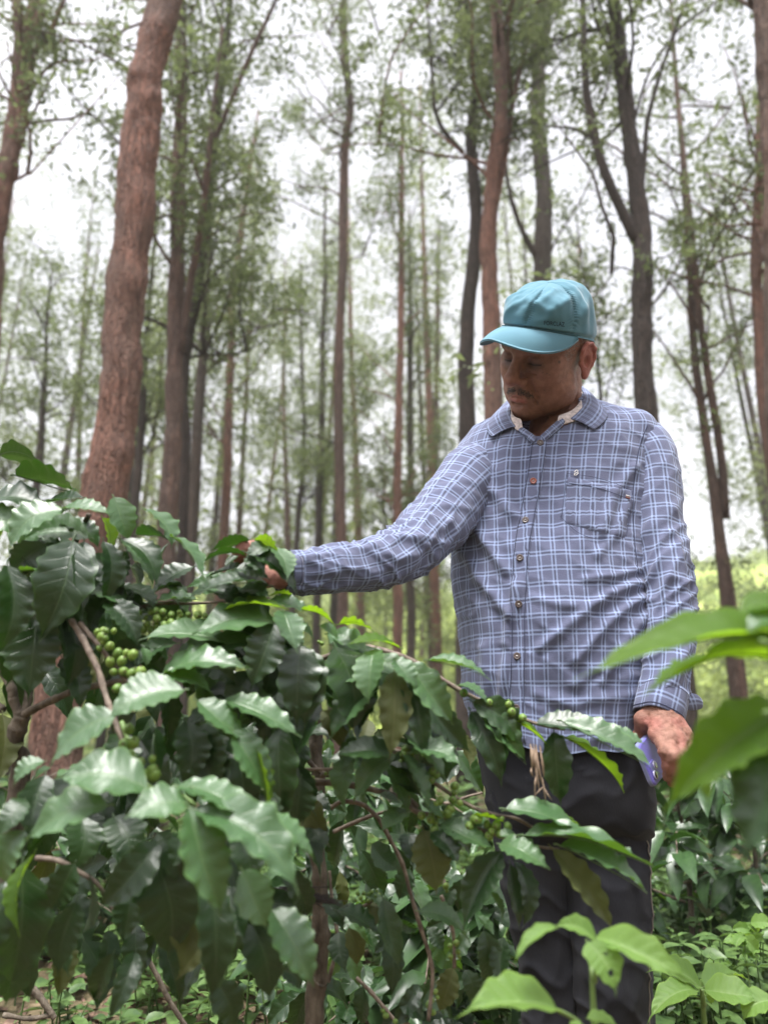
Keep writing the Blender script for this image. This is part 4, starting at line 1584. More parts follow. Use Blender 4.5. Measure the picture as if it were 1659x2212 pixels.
ribbon('collar_stand', [(1110, 858, 1.525), (1104, 882, 1.482), (1110, 898, 1.430), (1124, 906, 1.402)], [(1106, 886, 1.52), (1104, 908, 1.475), (1112, 926, 1.425), (1132, 936, 1.392)], M_LINING, .002)
# front edges running down to the top button
ribbon('neck_edge', [(1212, 900, 1.402), (1190, 920, 1.385), (1166, 942, 1.362)], [(1222, 912, 1.398), (1202, 932, 1.378), (1176, 954, 1.355)], M_SHIRT, .002, .003, 16, 5, snap=-1)
ribbon('neck_edge', [(1128, 922, 1.398), (1144, 934, 1.382), (1160, 946, 1.362)], [(1118, 930, 1.396), (1134, 944, 1.378), (1152, 958, 1.357)], M_SHIRT, .002, .003, 16, 5, snap=-1)
# seam lines of the armholes
for ln in ([(1398, 918), (1382, 960), (1371, 1020), (1366, 1090), (1370, 1170), (1378, 1240)],):
    stitch(ln, .0008, .0004)

# ================================================================== trousers
m = Nd('dark_denim')
c = m.coord()
tw = m.noise(700, m.scale(c, (1, 1, .2)), 3)
fade = m.noise(5, c, 3)
col = m.mix(m.math('MULTIPLY', tw, .8), (.010, .0105, .014), (.027, .028, .034))
col = m.mix(m.math('MULTIPLY', m.smooth(fade, .45, .7), .5), col, (.034, .035, .041))
M_DENIM = m.done(m.bsdf(col, .9, .15, m.bump(tw, .4, .0008), Sheen_Weight=.06))
M_PIPING = simple_mat('seam_thread', (.16, .14, .125), .9)
TR = np.array([(1545, 1030, 1378, 1.430, .120), (1600, 1034, 1384, 1.430, .124), (1660, 1042, 1392, 1.430, .126), (1720, 1055, 1394, 1.430, .122), (1770, 1066, 1394, 1.432, .112), (1800, 1078, 1392, 1.434, .09)], float)
gT, thT = rings(TR, 50, 110)
nT = normals_of(gT)
if np.mean(np.sum(nT[:, 53:57] * np.array([0, 1, 0]), -1)) < 0:
    nT = -nT
gT = gT + nT * (vnoise(gT * np.array([18, 18, 12]), 81) * .005 + (1 - np.abs(vnoise((gT @ np.array([[1, 0, .8], [0, 1, 0], [-.8, 0, 1]])) * np.array([14, 14, 26]), 83))) ** 4 * .004)[..., None]
trs = obj('trousers', gT.reshape(-1, 3), grid_faces(50, 110, True)[:, ::-1], M_DENIM, person)


def leg(pts, ztail, seed):
    ctr = [P(*q[:3]) for q in pts]
    rr = [q[3] * pxm(*q[:3]) for q in pts]
    ctr.append(np.array([ctr[-1][0], ctr[-1][1] + .01, .03]))
    rr.append(rr[-1] * .98)
    pr = spline(np.column_stack([np.array(ctr), np.array(rr)]), 120)
    path, rad = pr[:, :3], pr[:, 3]
    t, x, y = frames(path, (0, 1, 0))
    a = np.linspace(0, 2 * np.pi, 70, endpoint=False)
    d = x[:, None] * np.cos(a)[None, :, None] + y[:, None] * np.sin(a)[None, :, None]
    g = path[:, None] + d * rad[:, None, None]
    ds = vnoise(g * np.array([20, 20, 9]), seed) * .006 + (1 - np.abs(vnoise((g @ np.array([[1, 0, .8], [0, 1, .3], [-.8, 0, 1]]) + d * .02) * np.array([14, 14, 24]), seed + 1))) ** 4 * .005 + (1 - np.abs(vnoise(g * np.array([26, 26, 6]), seed + 2))) ** 4 * .004
    g = g + d * ds[..., None]
    return obj('leg', g.reshape(-1, 3), grid_faces(120, 70, True), M_DENIM, trs), g, a


leg([(1148, 1650, 1.435, 96), (1152, 1740, 1.435, 94), (1158, 1850, 1.438, 82), (1170, 1980, 1.445, 72), (1188, 2120, 1.452, 66), (1198, 2260, 1.455, 64)], 0, 91)
_, gl, al = leg([(1296, 1650, 1.420, 96), (1298, 1740, 1.415, 96), (1304, 1850, 1.412, 90), (1310, 1980, 1.412, 87), (1316, 2120, 1.415, 84), (1322, 2260, 1.42, 82)], 0, 95)
# pale side seam down the outside of the near leg
pl = proj(gl[60])
k_ = int(np.argmax(pl[:, 0] - 2.2 * (gl[60][:, 1] - gl[60][:, 1].min()) * 100))
ln = gl[4:118, k_] + unit(gl[4:118, k_] - gl[4:118].mean(1)) * .001
vs, fs, uv = tube(ln, .0012, 5)
obj('side_seam', vs, fs, M_PIPING, trs)
M_SHOE = simple_mat('shoe_leather', (.03, .025, .022), .5)
for u, y in ((1190, 1.45), (1322, 1.42)):
    k = P(u, 2250, y)
    V = []
    for (fy, w_, h_) in ((.07, .03, .05), (.05, .042, .085), (0, .045, .10), (-.06, .046, .075), (-.13, .050, .055), (-.19, .040, .042), (-.215, .015, .03)):
        for q in np.linspace(0, 2 * np.pi, 18, endpoint=False):
            V.append((k[0] - .02 * (-fy > .05) + w_ * math.cos(q), k[1] + fy, max(.002, h_ * .5 + h_ * .55 * math.sin(q))))
    sh = obj('shoe', V, [tuple(f) for f in grid_faces(7, 18, True).tolist()] + [tuple(range(18)), tuple(range(6 * 18, 7 * 18))[::-1]], M_SHOE, person)

# ================================================================== phone held in the left hand
A = P(1368, 1614, 1.232)
B = P(1404, 1702, 1.238)
ex = unit(B - A)
C0 = P(1424, 1548, 1.352)
ez0 = C0 - A
ez0 = unit(ez0 - ex * (ez0 @ ex))
nrm = unit(np.cross(ex, ez0))
if nrm @ (CPOS - A) < 0:
    nrm = -nrm
W_, L_, TH = float(np.linalg.norm(B - A)), .150, .0085


def rounded(w, l, r, n=7):
    pts = []
    for cx_, cy_, a0 in ((w - r, l - r, 0), (r, l - r, 90), (r, r, 180), (w - r, r, 270)):
        for i in range(n):
            a = R(a0 + 90 * i / (n - 1))
            pts.append((cx_ + r * math.cos(a), cy_ + r * math.sin(a)))
    return pts


def slab(name, origin, w, l, r, z0, z1, mat, parent, bev=.0012):
    pr = np.array(rounded(w, l, r))
    cen = np.array([w / 2, l / 2])
    V = []
    for z, ins in ((z0, bev), (z0 + bev, 0), (z1 - bev, 0), (z1, bev)):
        q = cen + (pr - cen) * (1 - ins / (min(w, l) / 2))
        V += [origin + ex * a + ez0 * b + nrm * z for a, b in q]
    n = len(pr)
    fs = [tuple(f) for f in grid_faces(4, n, True).tolist()] + [tuple(range(n))[::-1], tuple(range(3 * n, 4 * n))]
    return obj(name, V, fs, mat, parent, smooth=False)


phone = empty('mobile_phone', (A + B) / 2, 'lilac phone in a clear case held upside down in the man\'s left hand', 'phone')
m = Nd('lilac_glass')
M_PHONE = m.done(m.bsdf((.135, .120, .40), .5, .2))
M_CASE = simple_mat('clear_case_edge', (.17, .19, .33), .4, .4, .1)
M_LENS = simple_mat('lens_glass', (.008, .008, .012), .08, .8, .1)
M_RING = simple_mat('lens_ring', (.35, .34, .48), .25, .6, .1)
slab('back_cover', A, W_, L_, .011, .0005, TH, M_PHONE, phone)
slab('case', A - ex * .0012 - ez0 * .0012, W_ + .0024, L_ + .0024, .012, -.0012, TH - .0016, M_CASE, phone)
org = A + ex * (W_ - .034) + ez0 * .006
slab('camera_bump', org, .028, .030, .008, TH - .001, TH + .0016, M_PHONE, phone, .0006)
for (a, b) in ((.020, .008), (.009, .021)):
    c_ = org + ex * a + ez0 * b + nrm * (TH + .0012)
    for nm, r0, z, mt in (('lens_ring', .0068, .0018, M_RING), ('lens', .0056, .0022, M_LENS)):
        V = [c_ + nrm * zz + (ex * math.cos(q) + ez0 * math.sin(q)) * rr for zz, rr in ((0, r0), (z, r0), (z + .0002, r0 * .8), (z, .0002)) for q in np.linspace(0, 2 * np.pi, 22, endpoint=False)]
        obj(nm, V, grid_faces(4, 22, True), mt, phone)


# ================================================================== coffee leaves
def leaf_mesh(name, seed, W=.42, waves=6.5, amp=.030, droop=.9, fold=.10, quilt=.0038, tip=.17, n=34, k=11, pet=.07):
    """one leaf: from the leaf base at 0 to its tip at 1 along x, unit width along y"""
    r = np.random.default_rng(seed)
    s = np.linspace(0, 1, n) ** .96
    body = np.clip(s / (1 - tip * .55), 0, 1)
    w = np.sin(np.pi * body ** .82) ** .86
    w = np.maximum(w, .075 * np.clip((1 - s) / tip, 0, 1) ** .8 * (s > .5)) * .5
    w[0] = .012
    w[-1] = .002
    t = np.linspace(-1, 1, k)
    t = np.sign(t) * np.abs(t) ** .85
    S, T = np.meshgrid(s, t, indexing='ij')
    ph = r.uniform(0, 6.28, 2)
    side = (T > 0).astype(int)
    wn = waves * (1 + .15 * (vnoise(np.stack([S * 3, side * 5.0, 0 * S + seed], -1), 3)))
    ripple = np.sin(2 * np.pi * wn * S + ph[side])
    ripple2 = np.sin(2 * np.pi * wn * 1.7 * S + ph[1 - side])
    env = np.sin(np.pi * S) ** .6
    Wd = w[:, None] * (1 + .09 * np.sin(2 * np.pi * wn * S + ph[side] + 1.2) * np.abs(T) ** 2)
    y = T * Wd
    z = fold * np.abs(T) * w[:, None] * 1.6
    z = z + amp * env * np.abs(T) ** 1.8 * (ripple + .35 * ripple2) * r.uniform(.8, 1.2)
    z = z + quilt * env * np.cos(2 * np.pi * (9 * (S - .16 * np.abs(T)))) * np.sin(np.pi * np.abs(T)) ** .8
    tw = r.uniform(-.35, .35)
    z = z + tw * y * S * W
    z = z + vnoise(np.stack([S * 2.5, T * 1.2, 0 * S + seed], -1), 9) * .02 * env
    # bend along the length, then turn so the tip lies on the x axis again
    th = droop * r.uniform(.7, 1.25)
    bx = np.sin(th * s) / th
    bz = -(1 - np.cos(th * s)) / th
    lat = r.uniform(-.10, .10) * np.sin(np.pi * s)
    nx, nz = np.sin(th * s), np.cos(th * s)
    X = bx[:, None] + nx[:, None] * z
    Z = bz[:, None] + nz[:, None] * z
    e = np.array([bx[-1], bz[-1]])
    ln = np.linalg.norm(e)
    c_, s_ = e / ln
    Xr, Zr = (X * c_ + Z * s_) / ln, (-X * s_ + Z * c_) / ln
    V = np.stack([Xr, y + lat[:, None] / W, Zr], -1).reshape(-1, 3)
    F = [tuple(q) for q in grid_faces(n, k)[:, ::-1].tolist()]
    U = np.stack([S, T], -1).reshape(-1, 2)
    # midrib standing proud of the underside and a short stalk
    mid = np.stack([Xr[:, k // 2], 0 * s + lat / W, Zr[:, k // 2] - .004], -1)[::3]
    stalk = np.array([[-pet, 0, -pet * .35], [-pet * .5, 0, -pet * .06]])
    pth = np.vstack([stalk, mid])
    rad = np.interp(np.linspace(0, 1, len(pth)), [0, .2, 1], [.011, .009, .003])
    tv, tf, tu = tube(pth, rad, 5, ref=(0, 0, 1), cap=False)
    tv = tv.copy()
    tv[:, 1] = tv[:, 1] / W
    b = len(V)
    me = make_mesh(name, np.vstack([V, tv]), F + [tuple(i + b for i in q) for q in tf], np.vstack([U, np.column_stack([tu[:, 1] * 0 + .5, tu[:, 0] * 0])]))
    return me


def leaf_mat(name, top, top2, vein, under, trans, rough=.34, tfac=.22, spec=.5, blot=.0):
    m = Nd(name)
    uv = m.coord('UV')
    sp = m.n('SeparateXYZ')
    m.l(uv, sp.inputs[0])
    at_ = m.math('ABSOLUTE', sp.outputs[1])
    oi = m.n('ObjectInfo')
    c = m.coord()
    q = m.math('FRACT', m.math('MULTIPLY', m.math('SUBTRACT', sp.outputs[0], m.math('MULTIPLY', at_, .16)), 9.0))
    lat = m.smooth(m.math('ABSOLUTE', m.math('SUBTRACT', q, .5)), .055, .012)
    lat = m.math('MULTIPLY', lat, m.smooth(at_, .95, .55))
    mid = m.smooth(at_, .055, .018)
    v = m.math('MAXIMUM', mid, m.math('MULTIPLY', lat, .45))
    n = m.noise(7, c, 3, .6)
    fac = m.math('ADD', m.math('MULTIPLY', oi.outputs['Random'], .65), m.math('MULTIPLY', n, .35))
    col = m.mix(fac, top, top2)
    col = m.mix(m.math('MULTIPLY', m.smooth(m.noise(38, c, 2), .62, .8), .25 + blot), col, (.10, .10, .035))
    spot = m.smooth(m.noise(95, c, 1), .735, .765)
    col = m.mix(m.math('MULTIPLY', spot, m.smooth(m.noise(13, c, 2), .5, .62)), col, (.13, .085, .035))
    margin = m.smooth(at_, .90, 1.0)
    col = m.mix(m.math('MULTIPLY', margin, .25), col, trans)
    col = m.mix(m.math('MULTIPLY', v, .5), col, vein)
    geo = m.n('NewGeometry')
    colb = m.mix(m.math('MULTIPLY', v, .6), under, vein)
    base = m.mix(geo.outputs['Backfacing'], col, colb)
    h = m.math('ADD', m.math('MULTIPLY', v, -1.0), m.math('MULTIPLY', m.noise(60, c, 3), .3))
    nrm = m.bump(h, .32, .003)
    rg = m.math('ADD', m.math('MULTIPLY', geo.outputs['Backfacing'], .25), m.math('ADD', rough, m.math('MULTIPLY', m.noise(16, c, 3), .18)))
    p = m.bsdf(base, rg, spec, nrm)
    t = m.n('BsdfTranslucent')
    m.l(m.mix(m.math('MULTIPLY', v, .5), trans, tuple(x * .5 for x in trans)), t.inputs[0])
    mx = m.n('MixShader')
    mx.inputs[0].default_value = tfac
    m.l(p, mx.inputs[1])
    m.l(t.outputs[0], mx.inputs[2])
    return m.done(mx.outputs[0])


LM = {
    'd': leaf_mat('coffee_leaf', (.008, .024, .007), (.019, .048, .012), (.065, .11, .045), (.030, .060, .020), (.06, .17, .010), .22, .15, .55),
    'l': leaf_mat('lit_coffee_leaf', (.042, .096, .036), (.066, .132, .052), (.14, .22, .09), (.07, .13, .045), (.14, .30, .015), .24, .22, .7),  # paler copy of the coffee leaf, for leaves the light falls on
    'y': leaf_mat('fresh_yellow_green_leaf', (.050, .110, .012), (.075, .150, .018), (.17, .25, .07), (.10, .18, .03), (.24, .42, .012), .45, .48, .3),
    'o': leaf_mat('olive_old_leaf', (.060, .075, .022), (.085, .10, .030), (.14, .15, .06), (.08, .09, .035), (.16, .20, .02), .45, .18, .4, .15),
    'h': leaf_mat('herb_broad_leaf', (.095, .180, .038), (.128, .225, .052), (.30, .41, .17), (.14, .23, .07), (.32, .52, .05), .45, .36, .35, .06),
}
VAR = {}
for kd in LM:
    VAR[kd] = []
    for i in range(9 if kd in 'dl' else 5):
        if kd == 'h':
            me = leaf_mesh('herb_leaf_shape', 700 + i, .46, 4.0, .010, 1.0, .12, .014, .26, 30, 13, .05)
        else:
            me = leaf_mesh('coffee_leaf_shape', hash((kd, 1)) * 0 + ord(kd) * 10 + i, .42, 4.2 + 3.4 * ((i * 37) % 10) / 10, .009 + .019 * ((i * 53) % 10) / 10, .55 + .75 * ((i * 71) % 10) / 10)
        me.materials.append(LM[kd])
        VAR[kd].append(me)

ZONES = {3: (.4111, 0, 938), 4: (.4111, 426, 1193.5), 5: (.4111, 0, 1534.5), 6: (.4111, 597, 1577), 7: (.3833, 1023, 1449), 0: (1, 0, 0), 2: (.2035, 1321.4, 1406.6)}


def Z(zone, x, y):
    k, ox, oy = ZONES[zone]
    return x * k + ox, y * k + oy


class Plant:
    def __init__(s, name, label, cat, base, group=None, bark=None):
        s.root = empty(name, base, label, cat, group)
        s.bark = bark
        s.br = []

    def branch(s, pts, r0, r1, name='branch', sides=8, n=None, bump=.16, mat=None):
        pts = np.array(pts, float)
        r0, r1 = r0 * .78, r1 * .78
        n = n or max(10, len(pts) * 9)
        path = spline(pts, n)
        rad = np.linspace(r0, r1, n) * (1 + .16 * np.maximum(0, np.sin(np.linspace(0, n / 3.0, n) * 2) - .8) * 5)
        vs, fs, uv = tube(path, rad, sides, bump=bump, bseed=len(s.br) + 3, bscale=60)
        o = obj(name, vs, fs, mat or s.bark, s.root, uv)
        s.br.append((o, path))
        return o

    def zbranch(s, zone, pts, r0, r1, **kw):
        f = .6 if zone in (3, 4, 5) else 1
        return s.branch([P(*Z(zone, q[0], q[1]), q[2] if q[2] >= 1 else 1 - (1 - q[2]) * f) for q in pts], r0, r1, **kw)

    def near(s, p):
        if not s.br:
            return s.root
        return min(s.br, key=lambda b: np.min(np.linalg.norm(b[1] - p, axis=1)))[0]

    def leaf(s, base, tip, width, nor, kind='d', var=None, name='leaf'):
        base, tip = np.array(base), np.array(tip)
        ax = tip - base
        L = np.linalg.norm(ax)
        ax = ax / L
        nor = nor - ax * (nor @ ax)
        nor = nor / (np.linalg.norm(nor) + 1e-9)
        sd = np.cross(nor, ax)
        if kind == 'd' and var is None and random.random() < .035:
            kind, var = 'o', None
        me = VAR[kind][random.randrange(len(VAR[kind])) if var is None else var]
        o = bpy.data.objects.new(name, me)
        COL.objects.link(o)
        par(o, s.near(base))
        M = Matrix.Identity(4)
        for i in range(3):
            M[i][0] = ax[i] * L
            M[i][1] = sd[i] * width
            M[i][2] = nor[i] * L
            M[i][3] = base[i]
        o.matrix_basis = M
        return o

    def zleaf(s, zone, bx, by, tx, ty, w, roll, kind='d', y=1.0, dy=None, var=None):
        k = ZONES[zone][0]
        a = Z(zone, bx, by)
        b = Z(zone, tx, ty)
        y = y if y >= 1 or zone == 0 else 1 - (1 - y) * (.6 if zone in (3, 4, 5) else 1)
        if dy is None:
            dy = random.uniform(-.03, .02)
        A = P(a[0], a[1], y)
        B = P(b[0], b[1], y + dy)
        L = np.linalg.norm(B - A)
        ax = (B - A) / L
        cdir = unit(CPOS - (A + B) / 2)
        e1 = unit(cdir - ax * (cdir @ ax))
        e2 = np.cross(ax, e1)
        if e2[2] < 0 or (abs(e2[2]) < .12 and random.random() < .5):
            e2 = -e2
        ro = R(roll + (11 if kind == 'l' and 0 < roll < 60 else 0))
        nor = e1 * math.cos(ro) + e2 * math.sin(ro)
        W = w * k * pxm((a[0] + b[0]) / 2, (a[1] + b[1]) / 2, y) / max(abs(math.cos(ro)), .42)
        W = min(W, L * .66)
        return s.leaf(A, B, W, nor, kind, var)


m = Nd('coffee_bark')
c = m.coord()
n1 = m.noise(70, m.scale(c, (1, 1, .35)), 4, .65)
n2 = m.noise(260, c, 3)
col = m.ramp(n1, [(.3, (.045, .037, .029)), (.55, (.11, .090, .068)), (.75, (.19, .165, .13))])
M_CBARK = m.done(m.bsdf(col, .85, .2, m.bump(m.math('ADD', n1, m.math('MULTIPLY', n2, .4)), .8, .004)))
m = Nd('young_twig')
c = m.coord()
n1 = m.noise(90, c, 3)
col = m.ramp(n1, [(.35, (.09, .068, .052)), (.6, (.19, .150, .118)), (.75, (.27, .225, .18))])
M_TWIG = m.done(m.bsdf(col, .7, .3, m.bump(n1, .5, .002)))
m = Nd('green_twig')
M_GTWIG = m.done(m.bsdf((.12, .19, .055), .5, .4))


# ------------------------------------------------------------------ coffee cherries
def cherry_mesh(seed):
    r = np.random.default_rng(seed)
    n, k = 11, 14
    V = []
    for i in range(n):
        a = np.pi * i / (n - 1)
        rr = math.sin(a) ** .92
        for j in range(k):
            b = 2 * np.pi * j / k
            z = -math.cos(a) * .62
            if i == n - 1:
                z -= .05
            V.append((rr * .5 * math.cos(b), rr * .5 * math.sin(b), z))
    F = [tuple(q) for q in grid_faces(n, k, True).tolist()]
    b = len(V)
    ring = [(.09, .60), (.115, .645), (.09, .655), (.03, .625)]
    for rr, z in ring:
        for j in range(8):
            V.append((rr * math.cos(j * np.pi / 4), rr * math.sin(j * np.pi / 4), z))
    F += [tuple(i + b for i in q) for q in grid_faces(4, 8, True).tolist()]
    return make_mesh('coffee_cherry_shape', V, F)


m = Nd('green_cherry')
oi = m.n('ObjectInfo')
c = m.coord()
col = m.mix(oi.outputs['Random'], (.095, .175, .030), (.165, .255, .050))
col = m.mix(m.math('MULTIPLY', m.smooth(m.noise(3, c, 3), .5, .75), .35), col, (.26, .32, .09))
sp = m.n('SeparateXYZ')
m.l(c, sp.inputs[0])
col = m.mix(m.smooth(sp.outputs[2], .585, .615), col, (.085, .06, .03))
M_CHERRY = m.done(m.bsdf(col, .44, .4, m.bump(m.noise(9, c, 3), .12, .02), Subsurface_Weight=.08, Subsurface_Radius=(.4, .5, .1), Subsurface_Scale=.004))
CHERRY = cherry_mesh(1)
CHERRY.materials.append(M_CHERRY)


def cherry(plant, zone, x, y, size, Y):
    u, v = Z(zone, x, y)
    Y = Y if Y >= 1 or zone not in (3, 4, 5) else 1 - (1 - Y) * .6
    p = P(u, v, Y)
    d = size * ZONES[zone][0] * pxm(u, v, Y)
    o = bpy.data.objects.new('coffee_cherry', CHERRY)
    COL.objects.link(o)
    par(o, plant.near(p))
    br = min(plant.br, key=lambda b: np.min(np.linalg.norm(b[1] - p, axis=1)))[1]
    q = br[np.argmin(np.linalg.norm(br - p, axis=1))]
    out = Vector(p - q + np.array([0, -.004, .002])) + Vector((random.gauss(0, .004), random.gauss(0, .004), random.gauss(0, .004)))
    if out.length < 1e-4:
        out = Vector((0, -1, 0))
    M = out.to_track_quat('Z', 'Y').to_matrix().to_4x4()
    s_ = d * .9 * random.choice((.72, .85, .95, 1.0, 1.06, 1.12)) * random.uniform(.95, 1.05)
    o.matrix_basis = Matrix.Translation(Vector(p)) @ M @ Matrix.Diagonal((s_, s_, s_ * .98, 1))
    return o


def cluster(plant, zone, x0, y0, x1, y1, n, size, Y, seed):
    r = random.Random(seed)
    pts = []
    tries = 0
    while len(pts) < n and tries < 4000:
        tries += 1
        x, y = r.uniform(x0, x1), r.uniform(y0, y1)
        if all((x - a) ** 2 + (y - b) ** 2 > (size * .72) ** 2 for a, b in pts):
            pts.append((x, y))
    for x, y in pts:
        cherry(plant, zone, x, y, size * r.uniform(.85, 1.1), Y + r.uniform(-.008, .008))


# ================================================================== coffee plant at the left, nearest the viewpoint
A_ = Plant('coffee_plant', 'large coffee plant filling the lower left, broad leaves and green cherries in front', 'coffee plant', P(20, 2212, 1.12) * np.array([1, 1, 0]), 'coffee plants in the foreground', bark=M_CBARK)
b0 = P(*Z(3, 120, 1480), 1.10)
A_.branch([np.array([b0[0] - .07, 1.13, -.02]), P(*Z(5, 70, 600), 1.12), P(*Z(5, 75, 200), 1.11), b0], .019, .015, name='stem', sides=12)
A_.zbranch(3, [(110, 1490, 1.10), (75, 1400, 1.10), (60, 1330, 1.10), (-10, 1200, 1.11), (-60, 1080, 1.11)], .010, .007)
A_.zbranch(3, [(120, 1490, 1.10), (150, 1400, 1.11), (165, 1250, 1.12), (260, 900, 1.10), (400, 560, 1.06), (470, 420, 1.03)], .009, .005)
A_.zbranch(3, [(130, 1480, 1.10), (170, 1450, 1.09), (300, 1388, 1.07), (400, 1345, 1.05), (510, 1320, 1.03), (700, 1290, 1.0)], .0075, .005)
A_.zbranch(3, [(20, 1450, 1.12), (-60, 1380, 1.13)], .007, .006)
# fruiting shoots
A_.zbranch(3, [(375, 975, .93), (430, 1060, .92), (470, 1140, .91), (515, 1230, .90), (545, 1330, .89), (580, 1440, .87), (640, 1590, .85), (665, 1660, .84)], .0055, .0042, mat=M_TWIG)
A_.zbranch(3, [(420, 990, .93), (470, 1050, .925), (560, 1160, .92), (620, 1240, .915), (680, 1305, .91), (760, 1330, .90)], .0042, .003, mat=M_TWIG)
A_.zbranch(5, [(640, 60, .85), (690, 200, .83), (760, 370, .80), (860, 440, .78), (960, 450, .775), (1030, 500, .77)], .0036, .0026, mat=M_GTWIG)
A_.zbranch(3, [(640, 945, 1.02), (720, 915, 1.02), (800, 897, 1.02), (900, 888, 1.03), (980, 890, 1.04), (1180, 880, 1.06), (1420, 860, 1.08)], .0036, .0022, mat=M_TWIG)
A_.zbranch(5, [(190, 775, .98), (310, 790, .98), (420, 850, .98), (520, 920, .98), (600, 1060, .98)], .0040, .003, mat=M_TWIG)
A_.zbranch(5, [(210, 1180, 1.3), (270, 1240, 1.3), (330, 1300, 1.3)], .004, .003, mat=M_TWIG)
A_.zbranch(5, [(770, 1290, 1.45), (830, 1400, 1.45), (900, 1540, 1.45), (980, 1660, 1.45)], .006, .005)
A_.zbranch(5, [(90, 1410, 1.5), (180, 1470, 1.5), (250, 1560, 1.5), (290, 1620, 1.5)], .008, .007)
A_.zbranch(5, [(20, 1600, 1.5), (150, 1620, 1.5), (290, 1600, 1.5)], .006, .005)
A_.zbranch(4, [(510, 1140, 1.06), (620, 1140, 1.06), (740, 1138, 1.06)], .0032, .0026, mat=M_TWIG)
